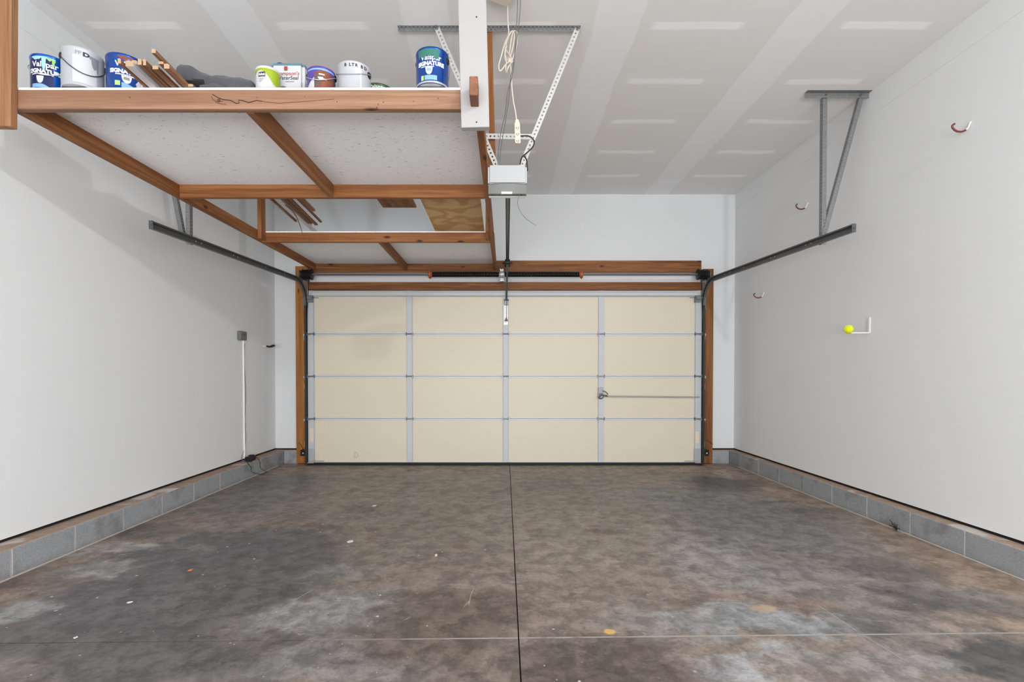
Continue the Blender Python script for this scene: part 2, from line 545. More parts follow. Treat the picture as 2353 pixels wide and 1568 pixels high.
    n.bump(n.math('ADD', fine, n.math('MULTIPLY', gr, 0.5)), 0.06, 0.004)
    r = n.math('ADD', n.math('MULTIPLY', mid, 0.28), 0.30)
    return n.done(c, r, 0, 0.38)


M['floor'] = mat_floor()

# ------------------------------------------------------------------ mesh helpers
BASE = {}


def bm_new():
    return bmesh.new()


def obj(name, bm, mat, parent=None, smooth=False, loc=None):
    me = bpy.data.meshes.new(name)
    off = BASE.get(parent, V((0, 0, 0))) if parent is not None else (loc or V((0, 0, 0)))
    if off.length > 0:
        bmesh.ops.translate(bm, verts=bm.verts, vec=-off)
    bmesh.ops.recalc_face_normals(bm, faces=bm.faces)
    bm.to_mesh(me)
    bm.free()
    for m in (mat if isinstance(mat, (list, tuple)) else [mat]):
        me.materials.append(m)
    if smooth:
        me.polygons.foreach_set('use_smooth', [True] * len(me.polygons))
        try:
            me.set_sharp_from_angle(angle=math.radians(38))
        except Exception:
            pass
    o = bpy.data.objects.new(name, me)
    COL.objects.link(o)
    if parent is not None:
        o.parent = parent
        BASE[o] = off
    else:
        o.location = off
        BASE[o] = V(off)
    return o


def sheet(name, bm, mat, parent):       # printed marks: keep the winding as made
    me = bpy.data.meshes.new(name)
    bmesh.ops.translate(bm, verts=bm.verts, vec=-BASE[parent])
    bm.to_mesh(me)
    bm.free()
    me.materials.append(mat)
    o = bpy.data.objects.new(name, me)
    COL.objects.link(o)
    o.parent = parent
    BASE[o] = BASE[parent]
    return o


def tag(o, label, cat=None, group=None, kind=None):
    o['label'] = label
    if cat:
        o['category'] = cat
    if group:
        o['group'] = group
    if kind:
        o['kind'] = kind
    return o


def thing(name, loc, label, cat, group=None, kind=None):
    o = bpy.data.objects.new(name, None)
    o.empty_display_size = 0.1
    COL.objects.link(o)
    o.location = loc
    BASE[o] = V(loc)
    return tag(o, label, cat, group, kind)


def box(bm, x0, x1, y0, y1, z0, z1, bev=0.0):
    vs = [bm.verts.new((x, y, z)) for x in (x0, x1) for y in (y0, y1) for z in (z0, z1)]
    fs = [bm.faces.new([vs[i] for i in f]) for f in ((0, 1, 3, 2), (4, 6, 7, 5), (0, 4, 5, 1), (2, 3, 7, 6), (0, 2, 6, 4), (1, 5, 7, 3))]
    if bev:
        es = list({e for f in fs for e in f.edges})
        bmesh.ops.bevel(bm, geom=es, offset=bev, segments=1, affect='EDGES', profile=0.5)
    return vs


def bar(bm, p0, p1, w, h, up=V((0, 0, 1)), bev=0.0):
    """a straight bar from p0 to p1, w wide sideways and h along up, centred on the line"""
    p0, p1 = V(p0), V(p1)
    d = (p1 - p0).normalized()
    s = d.cross(V(up)).normalized()
    u = s.cross(d).normalized()
    vs = []
    for p in (p0, p1):
        for a in (-1, 1):
            for b in (-1, 1):
                vs.append(bm.verts.new(p + s * (a * w / 2) + u * (b * h / 2)))
    fs = [bm.faces.new([vs[i] for i in f]) for f in ((0, 1, 3, 2), (4, 6, 7, 5), (0, 4, 5, 1), (2, 3, 7, 6), (0, 2, 6, 4), (1, 5, 7, 3))]
    if bev:
        bmesh.ops.bevel(bm, geom=list({e for f in fs for e in f.edges}), offset=bev, segments=1, affect='EDGES')


def tube(bm, pts, r, n=8, cap=True):
    pts = [V(p) for p in pts]
    rs = r if isinstance(r, (list, tuple)) else [r] * len(pts)
    t = (pts[1] - pts[0]).normalized()
    a = t.orthogonal().normalized()
    rings = []
    for i, p in enumerate(pts):
        if i == 0:
            nt = t
        elif i == len(pts) - 1:
            nt = (pts[i] - pts[i - 1]).normalized()
        else:
            nt = (pts[i + 1] - pts[i - 1]).normalized()
        q = t.rotation_difference(nt)
        a = q @ a
        t = nt
        b = t.cross(a)
        rings.append([bm.verts.new(p + (a * math.cos(k * 2 * PI / n) + b * math.sin(k * 2 * PI / n)) * rs[i]) for k in range(n)])
    for r0, r1 in zip(rings, rings[1:]):
        for k in range(n):
            bm.faces.new((r0[k], r0[(k + 1) % n], r1[(k + 1) % n], r1[k]))
    if cap:
        bm.faces.new(rings[0][::-1])
        bm.faces.new(rings[-1])


def curve(pts, n=8):
    """Catmull-Rom through the points"""
    pts = [V(p) for p in pts]
    P = [pts[0] * 2 - pts[1]] + pts + [pts[-1] * 2 - pts[-2]]
    out = []
    for i in range(1, len(P) - 2):
        for k in range(n):
            t = k / n
            a, b, c, d = P[i - 1], P[i], P[i + 1], P[i + 2]
            out.append(0.5 * ((2 * b) + (c - a) * t + (2 * a - 5 * b + 4 * c - d) * t * t + (3 * b - a - 3 * c + d) * t ** 3))
    out.append(pts[-1])
    return out


def lathe(bm, prof, c, n=40, axis=None, mats=None):
    """prof: (radius, height) list; turned about +Z through c, or about another axis"""
    c = V(c)
    q = V((0, 0, 1)).rotation_difference(V(axis).normalized()) if axis is not None else Quaternion()
    rings = []
    for r, z in prof:
        if r < 1e-6:
            rings.append([bm.verts.new(c + q @ V((0, 0, z)))])
        else:
            rings.append([bm.verts.new(c + q @ V((r * math.cos(k * 2 * PI / n), r * math.sin(k * 2 * PI / n), z))) for k in range(n)])
    for i, (a, b) in enumerate(zip(rings, rings[1:])):
        for k in range(n):
            k2 = (k + 1) % n
            if len(a) == 1 and len(b) == 1:
                continue
            if len(a) == 1:
                f = bm.faces.new((a[0], b[k], b[k2]))
            elif len(b) == 1:
                f = bm.faces.new((a[k], a[k2], b[0]))
            else:
                f = bm.faces.new((a[k], a[k2], b[k2], b[k]))
            if mats:
                f.material_index = mats[i]


def perf(bm, p0, p1, wd, width, thick=0.002, pitch=0.0254, hole=0.0042):
    """a steel strip with a row of punched holes from p0 to p1; wd = direction of its width"""
    p0, p1, wd = V(p0), V(p1), V(wd)
    d = p1 - p0
    L = d.length
    d.normalize()
    wd = (wd - d * wd.dot(d)).normalized()
    nn = d.cross(wd)
    cells = max(1, int(round(L / pitch)))
    cl = L / cells
    hw = width / 2
    out = [(-1, -1), (0, -1), (1, -1), (1, 0), (1, 1), (0, 1), (-1, 1), (-1, 0)]
    for i in range(cells):
        c = p0 + d * (cl * (i + 0.5))
        lay = []
        for s in (-1, 1):
            o = [bm.verts.new(c + d * (a * cl / 2) + wd * (b * hw) + nn * (s * thick / 2)) for a, b in out]
            h = [bm.verts.new(c + d * (hole * a / math.hypot(a, b)) + wd * (hole * b / math.hypot(a, b)) + nn * (s * thick / 2)) for a, b in out]
            lay.append((o, h))
        for s, (o, h) in enumerate(lay):
            for k in range(8):
                f = (o[k], o[(k + 1) % 8], h[(k + 1) % 8], h[k])
                bm.faces.new(f if s else f[::-1])
        for k in range(8):
            bm.faces.new((lay[0][1][k], lay[0][1][(k + 1) % 8], lay[1][1][(k + 1) % 8], lay[1][1][k]))
        for k in (0, 1, 4, 5):
            bm.faces.new((lay[0][0][k], lay[1][0][k], lay[1][0][(k + 1) % 8], lay[0][0][(k + 1) % 8]))
    bmesh.ops.remove_doubles(bm, verts=bm.verts, dist=1e-5)


def angle_iron(bm, p0, p1, wd, nd, w=0.032, **k):
    """two punched flanges meeting at the line p0-p1"""
    wd, nd = V(wd).normalized(), V(nd).normalized()
    perf(bm, V(p0) + wd * w / 2, V(p1) + wd * w / 2, wd, w, **k)
    perf(bm, V(p0) + nd * w / 2, V(p1) + nd * w / 2, nd, w, **k)


def wrap(bm, c, r, ang):
    """bend a flat mesh in the XZ plane round a can: x runs round the can, angle 0 faces the door-to-camera side"""
    for v in bm.verts:
        a = ang + v.co.x / r
        v.co = V((c[0] + r * math.sin(a), c[1] - r * math.cos(a), c[2] + v.co.z))


def patch(x0, x1, z0, z1, n=12, top=None, bot=None):
    bm = bm_new()
    rows = []
    for i in range(n + 1):
        x = x0 + (x1 - x0) * i / n
        rows.append((bm.verts.new((x, 0, bot(x) if bot else z0)), bm.verts.new((x, 0, top(x) if top else z1))))
    for a, b in zip(rows, rows[1:]):
        bm.faces.new((a[0], b[0], b[1], a[1]))
    return bm


def text_bm(s, size, x=0, z=0, shear=0.0, bold=0.0, sx=1.0):
    cu = bpy.data.curves.new('lettering', 'FONT')
    cu.body = s
    cu.size = size
    cu.align_x = 'CENTER'
    cu.align_y = 'CENTER'
    cu.shear = shear
    cu.offset = bold
    cu.resolution_u = 3
    t = bpy.data.objects.new('lettering', cu)
    me = bpy.data.meshes.new_from_object(t)
    bm = bm_new()
    bm.from_mesh(me)
    for v in bm.verts:
        v.co = V((v.co.x * sx + x, 0, v.co.y + z))
    bpy.data.objects.remove(t)
    bpy.data.curves.remove(cu)
    bpy.data.meshes.remove(me)
    return bm


# ------------------------------------------------------------------ room shell
YB = 6.20                    # end wall with the garage door
XL, XR = -2.79, 2.895         # side walls
XBL, XBR = -2.672, 2.823     # faces of the block courses
YBB = 6.152
YR = -3.3                    # wall behind the camera
ZC = aY(1500, 447, YB).z     # ceiling
HB = 0.163                   # height of the block course
T = 0.12

b = bm_new()
box(b, XL - T, XR + T, YR - T, YB + T, -0.12, -0.012)
floor = tag(obj('floor', b, M['joint']), 'stained brown and grey concrete garage floor', 'floor', kind='structure')

# four slabs with open control joints
jx = lambda y: 0.112 + (0.074 - 0.112) * (6.14 - y) / (6.14 - 1.78)
jl, jr = aZ(0, 1479, 0), aZ(2353, 1455, 0)
jy = lambda x: jl.y + (jr.y - jl.y) * (x - jl.x) / (jr.x - jl.x)
gx = 0.0028
cxy = (0.075, jy(0.075))
for (xa, xb, ya, yb, g) in ((XL, 'j', 'j', YB, 0.003), ('j', XR, 'j', YB, 0.003), (XL, 'j', YR, 'j', 0.003), ('j', XR, YR, 'j', 0.003)):
    b = bm_new()
    left, near = xb == 'j', yb == 'j'
    def X(y): return (jx(y) - gx) if left else (jx(y) + gx)
    def Y(x): return (jy(x) - 0.0025) if near else (jy(x) + 0.0025)
    outer = XL if left else XR
    yo = YR if near else YB
    pts = [(outer, Y(outer)), (X(Y(0.08)), Y(0.08)), (X(yo), yo), (outer, yo)]
    bot = [b.verts.new((p[0], p[1], -0.012)) for p in pts]
    top = [b.verts.new((p[0], p[1], 0.0)) for p in pts]
    b.faces.new(top)
    for k in range(4):
        b.faces.new((bot[k], bot[(k + 1) % 4], top[(k + 1) % 4], top[k]))
    obj('slab', b, M['floor'], floor)

b = bm_new()
box(b, XL - T, XR + T, YR - T, YB + T, ZC, ZC + T)
ceiling = tag(obj('ceiling', b, M['ceiling']), 'grey drywall ceiling with taped seams and filled screw rows', 'ceiling', kind='structure')


def side_wall(name, sgn, xw, xb, y0, label):
    b = bm_new()
    xo = xw + sgn * T
    box(b, min(xw, xo), max(xw, xo), YR, YB, HB + 0.022, ZC - 0.0)
    wl = tag(obj(name, b, M['wall']), label, 'wall', kind='structure')
    # flat band of joint compound below the ceiling
    b = bm_new()
    xi = xw - sgn * 0.0018
    box(b, min(xw, xi), max(xw, xi), YR, YB, ZC - 0.19, ZC)
    bmesh.ops.bevel(b, geom=[e for e in b.edges if abs(e.verts[0].co.z - e.verts[1].co.z) < 1e-5 and e.verts[0].co.z < ZC - 0.1], offset=0.0015, segments=1, affect='EDGES')
    obj('joint_band', b, M['wall'], wl)
    b = bm_new()
    xs = xw + sgn * 0.012
    box(b, min(xo, xs), max(xo, xs), YR, YB, HB, HB + 0.022)
    obj('sill_plate', b, M['dark_gap'], wl)
    b = bm_new()
    xm = xb + sgn * 0.003
    box(b, min(xm, xo), max(xm, xo), YR, YB, -0.012, HB - 0.004)
    obj('mortar_bed', b, M['mortar'], wl)
    # dusty ledge, slightly uneven
    b = bm_new()
    n_ = 60
    pr = None
    for i in range(n_ + 1):
        y = YR + (YB - YR) * i / n_
        e = 0.002 * mnoise.noise(V((y * 6, sgn, 0)))
        a_ = b.verts.new((xb + sgn * 0.002, y, HB - 0.006))
        c_ = b.verts.new((xb + sgn * (0.006 + abs(e)), y, HB + e))
        d_ = b.verts.new((xs, y, HB + 0.002 + e))
        if pr:
            b.faces.new((pr[0], pr[1], c_, a_))
            b.faces.new((pr[1], pr[2], d_, c_))
        pr = (a_, c_, d_)
    obj('ledge', b, M['ledge'], wl, smooth=True)
    # mortar fillet at the foot
    b = bm_new()
    pts = [(xb - sgn * (0.004 + 0.003 * mnoise.noise(V((y * 0.9, 3 * sgn, 0)))), y * 0.1, 0.0015) for y in range(int(YR * 10) + 1, int(YBB * 10))]
    tube(b, pts, 0.0055, 6)
    obj('mortar_fillet', b, M['mortar'], wl, smooth=True)
    # blocks
    me = None
    y = y0
    while y > YR + 0.4:
        y -= 0.4064
    while y < YBB - 0.02:
        L = min(0.3975, YBB - 0.004 - y)
        if me is None or L < 0.39:
            b = bm_new()
            xf, xk = 0.0, sgn * 0.09
            box(b, min(xf, xk), max(xf, xk), 0, L, -0.01, HB - 0.005, 0.003)
            m2 = bpy.data.meshes.new('concrete_block')
            bmesh.ops.recalc_face_normals(b, faces=b.faces)
            b.to_mesh(m2)
            b.free()
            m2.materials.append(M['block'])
            if L > 0.39:
                me = m2
        else:
            m2 = me
        o = bpy.data.objects.new('concrete_block', m2)
        COL.objects.link(o)
        o.parent = wl
        o.location = (xb + sgn * random.uniform(-0.0015, 0.0015), y + 0.005, 0)
        y += 0.4064
    return wl


wall_left = side_wall('wall_left', -1, XL, XBL, 3.126, 'white drywall side wall above a grey block course, loft side')
wall_right = side_wall('wall_right', 1, XR, XBR, 3.837, 'white drywall side wall above a grey block course, hook side')

b = bm_new()
box(b, XL - T, XR + T, YB, YB + T, -0.012, ZC)
wall_back = tag(obj('wall_back', b, M['wall_dimmed']), 'white end wall around and above the garage door', 'wall', kind='structure')
for (xa, xb) in ((XBL + 0.005, aY(684, 1000, YBB).x), (aY(1637, 1000, YBB).x, XBR - 0.005)):
    b = bm_new()
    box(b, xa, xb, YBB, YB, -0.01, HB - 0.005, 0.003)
    obj('concrete_block', b, M['block'], wall_back)
    b = bm_new()
    box(b, xa - 0.1, xb, YBB + 0.004, YB, HB - 0.004, HB + 0.003) if xa < 0 else box(b, xa, xb + 0.06, YBB + 0.004, YB, HB - 0.004, HB + 0.003)
    obj('ledge', b, M['ledge'], wall_back)
    b = bm_new()
    box(b, xa - 0.14, xb, YB - 0.004, YB, HB + 0.003, HB + 0.02) if xa < 0 else box(b, xa, xb + 0.09, YB - 0.004, YB, HB + 0.003, HB + 0.02)
    obj('sill_plate', b, M['dark_gap'], wall_back)

b = bm_new()
box(b, XL - T, XR + T, YR - T, YR, 0, ZC)
tag(obj('wall_rear', b, M['wall']), 'white house-side wall behind the viewer', 'wall', kind='structure')

# ------------------------------------------------------------------ ceiling lamp and added fill window behind the camera
def lamp_point(p):
    t = thing('ceiling_lamp', V((p.x, p.y, ZC)), 'round white ceiling lamp behind the viewer', 'lamp')
    b = bm_new()
    lathe(b, [(0, 0), (0.09, 0), (0.09, -0.02), (0.05, -0.035), (0.022, -0.04), (0.022, -0.06), (0, -0.06)], (p.x, p.y, ZC), 24)
    obj('lamp_holder', b, M['white_plastic'], t, True)
    d = bpy.data.lights.new('bulb_light', 'POINT')
    d.energy = ENERGY_MAIN
    d.shadow_soft_size = 0.06
    d.color = (0.965, 0.985, 1.0)
    o = bpy.data.objects.new('bulb_light', d)
    COL.objects.link(o)
    o.parent = t
    o.location = p - V((p.x, p.y, ZC))


lamp_point(MAIN_LAMP)
wx0, wx1, wz0, wz1 = -2.2, 2.0, 0.15, 1.55  # unseen window, added to go with the fill light
fill_win = thing('fill_window_1', V((-0.1, YR, wz0)), 'wide low white framed window added behind the viewer for fill light', 'window', kind='structure')
for args in ((wx0 - 0.06, wx1 + 0.06, YR, YR + 0.05, wz0 - 0.06, wz0), (wx0 - 0.06, wx1 + 0.06, YR, YR + 0.05, wz1, wz1 + 0.06),
             (wx0 - 0.06, wx0, YR, YR + 0.05, wz0, wz1), (wx1, wx1 + 0.06, YR, YR + 0.05, wz0, wz1)):
    b = bm_new()
    box(b, *args, 0.004)
    obj('fill_window_frame', b, M['white_metal'], fill_win)
for k in range(3):
    b = bm_new()
    box(b, wx0 + k * 1.4, wx0 + k * 1.4 + 1.398, YR + 0.01, YR + 0.016, wz0, wz1)
    obj('pane', b, M['pane'], fill_win)

# ------------------------------------------------------------------ door timber
YT = 6.158                   # face of the boards on the end wall


def board(name, u0, u1, v0, v1, label, kind='trim', y0=YT, z0=None, bev=0.003):
    a, c = aY(u0, v1, y0), aY(u1, v0, y0)
    b = bm_new()
    box(b, a.x, c.x, y0, YB - 0.001, a.z if z0 is None else z0, c.z, bev)
    ax = 0 if (c.x - a.x) > (c.z - a.z) else 2
    return tag(obj(name, b, WD(kind, ax)), label, 'trim', kind='structure')


board('trim_1', 718, 1612, 599, 626, 'wide brown header board on the end wall above the spring shaft')
board('trim_2', 709, 1612, 648.5, 667, 'narrow brown board between spring shaft and garage door')
board('trim_3', 681, 708, 612, 1060, 'orange brown upright board beside the door, conduit side', 'jamb', z0=0.004, y0=6.146)
board('trim_4', 1613, 1640, 618, 1060, 'brown upright board beside the door, hook side', 'trim', z0=0.004, y0=6.146)

# ------------------------------------------------------------------ garage door
YD = 6.075                   # inner face of the door sheets
door = thing('door_1', V((0.05, YD, 0)), 'cream sectional garage door with steel stiles and hinges', 'garage door', kind='structure')
dx0, dx1 = aY(709, 900, YD).x, aY(1611, 900, YD).x
zj = [0.035] + [aY(1160, v, YD).z for v in (962.5, 865, 768)] + [aY(1160, 668, YD).z]
sx = [(aY(a, 900, YD).x, aY(c, 900, YD).x) for a, c in ((708.5, 722.5), (935.5, 948), (1156, 1168), (1374.5, 1387), (1596, 1610.5))]
secs = []
for i in range(4):
    z0, z1 = zj[i] + 0.0015, zj[i + 1] - 0.0015
    b = bm_new()
    box(b, dx0, dx1, YD, YD + 0.04, z0, z1, 0.002)
    s = obj('section', b, M['door'], door)
    secs.append(s)
    for k, (xa, xb) in enumerate(sx):
        b = bm_new()
        # shallow channel: flat face with two lips
        e = 0.006
        prof = [(xa - e, YD), (xa - e, YD - 0.004), (xa, YD - 0.004), (xa + 0.002, YD - 0.018), (xb - 0.002, YD - 0.018), (xb, YD - 0.004), (xb + e, YD - 0.004), (xb + e, YD)]
        lo = [b.verts.new((p[0], p[1], z0 + 0.001)) for p in prof]
        hi = [b.verts.new((p[0], p[1], z1 - 0.001)) for p in prof]
        for q in range(7):
            b.faces.new((lo[q], lo[q + 1], hi[q + 1], hi[q]))
        b.faces.new(lo)
        b.faces.new(hi)
        obj('stile', b, M['stile'], s)
    for (za, zb) in (((z0, z0 + 0.018), (z1 - 0.018, z1)) if i not in (0, 3) else ((((z1 - 0.018, z1),) if i == 0 else ((z0, z0 + 0.018),)))):
        for k in range(4):
            b = bm_new()
            box(b, sx[k][1] + 0.008, sx[k + 1][0] - 0.008, YD - 0.006, YD + 0.001, za, zb, 0.0015)
            obj('rail', b, M['rail'], s)
    # hinges at the lower joint of each section but the lowest
    if i > 0:
        zz = zj[i]
        for k, (xa, xb) in enumerate(sx):
            xm = (xa + xb) / 2
            w = 0.030
            b = bm_new()
            for sg in (-1, 1):
                # tongue-shaped leaf
                pts = [(-w, 0.004), (w, 0.004), (w, 0.02), (w * 0.45, 0.06), (0, 0.075), (-w * 0.45, 0.06), (-w, 0.02)]
                lo = [b.verts.new((xm + p[0], YD - 0.018, zz + sg * p[1])) for p in pts]
                hi = [b.verts.new((xm + p[0], YD - 0.021, zz + sg * p[1])) for p in pts]
                b.faces.new(lo)
                b.faces.new(hi)
                for q in range(7):
                    b.faces.new((lo[q], lo[(q + 1) % 7], hi[(q + 1) % 7], hi[q]))
            obj('hinge_leaf', b, M['stile'], s)
            b = bm_new()
            tube(b, [(xm - 0.042, YD - 0.024, zz), (xm + 0.042, YD - 0.024, zz)], 0.0075, 10)
            box(b, xm - 0.044, xm - 0.036, YD - 0.036, YD - 0.004, zz - 0.018, zz + 0.018)
            box(b, xm + 0.036, xm + 0.044, YD - 0.036, YD - 0.004, zz - 0.018, zz + 0.018)
            obj('hinge_barrel', b, M['hinge'], s)
            if k in (0, 4):
                sg = -1 if k == 0 else 1
                b = bm_new()
                tube(b, [(xm, YD - 0.03, zz - 0.012), (xm + sg * 0.075, YD - 0.03, zz - 0.012)], 0.006, 8)
                lathe(b, [(0, -0.008), (0.02, -0.008), (0.022, -0.003), (0.022, 0.003), (0.02, 0.008), (0, 0.008)], (xm + sg * 0.07, YD - 0.03, zz - 0.012), 16, axis=(1, 0, 0))
                obj('roller', b, M['galv'], s, True)
# stiffening strut along the top edge
zt0, zt1 = aY(1160, 681, 6.03).z, aY(1160, 668.5, 6.03).z
b = bm_new()
prof = [(YD, zt1 + 0.004), (YD - 0.045, zt1), (YD - 0.052, zt1 - 0.012), (YD - 0.040, zt1 - 0.026), (YD - 0.046, zt0 + 0.012), (YD - 0.03, zt0), (YD, zt0)]
xa, xb = sx[0][1] - 0.01, sx[4][0] + 0.015
lo = [b.verts.new((xa, p[0], p[1])) for p in prof]
hi = [b.verts.new((xb, p[0], p[1])) for p in prof]
for q in range(len(prof) - 1):
    b.faces.new((lo[q], lo[q + 1], hi[q + 1], hi[q]))
b.faces.new(lo)
b.faces.new(hi)
obj('strut', b, M['rail'], secs[3])
# bottom seal and retainer
b = bm_new()
box(b, dx0 - 0.005, dx1 + 0.005, YD - 0.03, YD + 0.05, 0.001, 0.030, 0.006)
obj('bottom_seal', b, M['rubber'], secs[0])
b = bm_new()
box(b, dx0, dx1, YD - 0.008, YD + 0.002, 0.030, 0.042)
obj('bottom_retainer', b, M['rail'], secs[0])
for k, (u, sg) in enumerate(((716, 1), (1602, -1))):
    p = aY(u, 1045, YD - 0.02)
    b = bm_new()
    box(b, p.x - 0.036, p.x + 0.036, YD - 0.024, YD - 0.018, 0.03, 0.20)
    for zz in (0.075, 0.11, 0.15):
        lathe(b, [(0.006, 0), (0.006, 0.004), (0, 0.005)], (p.x, YD - 0.024, zz), 8, axis=(0, -1, 0))
    box(b, p.x - 0.036, p.x + 0.036, YD - 0.06, YD - 0.018, 0.03, 0.036)
    tube(b, [(p.x, YD - 0.05, 0.05), (p.x + sg * 0.16, YD - 0.05, 0.052)], 0.004, 6)
    obj('bottom_bracket', b, M['galv'], secs[0])
    c0, c1 = aY(u - 4.5, 1016 if k == 0 else 1019, YD - 0.019), aY(u + 4.5, 985 if k == 0 else 992, YD - 0.019)
    b = bm_new()
    box(b, c0.x, c1.x, YD - 0.0195, YD - 0.018, c0.z, c1.z)
    tag(obj('sticker', b, M['sticker'], secs[0]), 'pale worn warning sticker')
    # top roller brackets
    q = aY(714 if k == 0 else 1603, 685, YD - 0.03)
    b = bm_new()
    box(b, q.x - 0.035, q.x + 0.03, YD - 0.05, YD - 0.018, q.z - 0.055, q.z + 0.03)
    box(b, q.x - 0.03, q.x + 0.03, YD - 0.075, YD - 0.05, q.z - 0.02, q.z + 0.012)
    tube(b, [(q.x, YD - 0.06, q.z), (q.x - sg * 0.10, YD - 0.06, q.z)], 0.007, 8)
    tube(b, [(q.x, YD - 0.07, q.z), (q.x + sg * 0.11, YD - 0.07, q.z - 0.004)], 0.0035, 6)
    obj('top_bracket', b, M['hinge'], secs[3])
# pencilled letter D
p = aY(817, 1046, YD)
b = text_bm('D', 0.10, 0, 0, 0.1, 0, 0.75)
b2 = bm_new()
D_ = [(-0.018, -0.034), (-0.012, 0.034), (0.008, 0.032), (0.022, 0.02), (0.026, -0.006), (0.016, -0.026), (0.004, -0.034), (-0.018, -0.034)]
tube(b2, [(p.x + x, YD - 0.0005, p.z + z) for x, z in curve([V((a, c, 0)) for a, c in D_], 3) and [(q.x, q.y) for q in curve([V((a, c, 0)) for a, c in D_], 3)]], 0.0016, 5)
tube(b2, [(p.x - 0.006, YD - 0.0005, p.z - 0.026), (p.x - 0.002, YD - 0.0005, p.z + 0.028)], 0.0014, 5)
b.free()
tag(obj('pencil_letter', b2, M['pencil'], secs[0]), 'pencilled letter D')
# slide lock with its bar
p0, p1 = aY(1390, 911, YD - 0.03), aY(1607, 913, YD - 0.03)
b = bm_new()
tube(b, [p0, p1], 0.0085, 8)
obj('lock_bar', b, M['galv'], secs[1], True)
p = aY(1380, 905, YD - 0.02)
b = bm_new()
box(b, p.x - 0.03, p.x + 0.03, YD - 0.026, YD - 0.018, p.z - 0.05, p.z + 0.075, 0.002)
lathe(b, [(0.038, 0), (0.038, 0.008), (0.022, 0.014), (0.022, 0.02), (0, 0.02)], (p.x, YD - 0.022, p.z - 0.03), 16, axis=(0, -1, 0))
obj('lock_case', b, M['hinge'], secs[1])
b = bm_new()
tube(b, curve([(p.x - 0.03, YD - 0.045, p.z - 0.05), (p.x, YD - 0.045, p.z - 0.02), (p.x + 0.03, YD - 0.045, p.z - 0.02), (p.x + 0.08, YD - 0.04, p.z - 0.03)], 5), 0.010, 8)
tube(b, curve([(p.x + 0.02, YD - 0.045, p.z + 0.035), (p.x + 0.06, YD - 0.045, p.z + 0.02), (p.x + 0.085, YD - 0.045, p.z - 0.01)], 5), 0.006, 8)
obj('lock_handle', b, M['hinge'], secs[1], True)
# opener attachment plate on the middle stile
a, c = aY(1157, 747, YD - 0.02), aY(1167.5, 700, YD - 0.02)
b = bm_new()
box(b, a.x, c.x, YD - 0.023, YD - 0.017, a.z, c.z, 0.001)
tag(obj('reinforcement_plate', b, M['galv_bright'], secs[3]), 'bright white reinforcement plate')

# ------------------------------------------------------------------ spring shaft
YS = 5.985
zs = aY(1160, 631, YS).z
sp = thing('torsion_spring_shaft', aY(1153, 631, YS), 'steel torsion shaft with two black springs above the garage door', 'door spring')
xa, xb = aY(690, 631, YS).x, aY(1632, 631, YS).x
b = bm_new()
tube(b, [(xa, YS, zs), (xb, YS, zs)], 0.0127, 12)
obj('shaft', b, M['dark_steel'], sp, True)
xc = aY(1153, 631, YS).x
for u in (990, 1334):
    xe = aY(u, 631, YS).x
    sg = -1 if xe < xc else 1
    L = abs(xe - xc) - 0.05
    turns = int(L / 0.0085)
    b = bm_new()
    pts = []
    for i in range(turns * 14 + 1):
        a = i / 14 * 2 * PI
        x = xc + sg * (0.035 + L * i / (turns * 14))
        pts.append((x, YS + 0.028 * math.cos(a), zs + 0.028 * math.sin(a)))
    tube(b, pts, 0.0043, 5)
    obj('spring', b, M['black_metal'], sp, True)
    b = bm_new()
    lathe(b, [(0.013, -0.02), (0.030, -0.02), (0.036, -0.006), (0.044, 0.0), (0.046, 0.022), (0.03, 0.03), (0.013, 0.03)], (xe, YS, zs), 20, axis=(sg, 0, 0))
    for a in range(4):
        d = V((0, math.cos(a * PI / 2 + 0.4), math.sin(a * PI / 2 + 0.4)))
        tube(b, [V((xe + sg * 0.012, YS, zs)) + d * 0.03, V((xe + sg * 0.012, YS, zs)) + d * 0.052], 0.007, 6)
    obj('winding_cone', b, M['orange'], sp, True)
b = bm_new()
lathe(b, [(0.014, -0.03), (0.032, -0.03), (0.04, -0.008), (0.04, 0.008), (0.032, 0.03), (0.014, 0.03)], (xc, YS, zs), 20, axis=(1, 0, 0))
box(b, xc - 0.02, xc + 0.02, YS + 0.035, YT - 0.001, zs - 0.075, zs + 0.07)
for dx in (-0.016, 0.012):
    lathe(b, [(0.008, 0), (0.008, 0.012), (0, 0.013)], (xc + dx, YS + 0.03, zs + 0.065), 8, axis=(0, -1, 0))
lathe(b, [(0.009, 0), (0.009, 0.012), (0, 0.013)], (xc + 0.02, YS + 0.03, zs - 0.065), 8, axis=(0, -1, 0))
obj('center_bracket', b, M['galv'], sp, True)
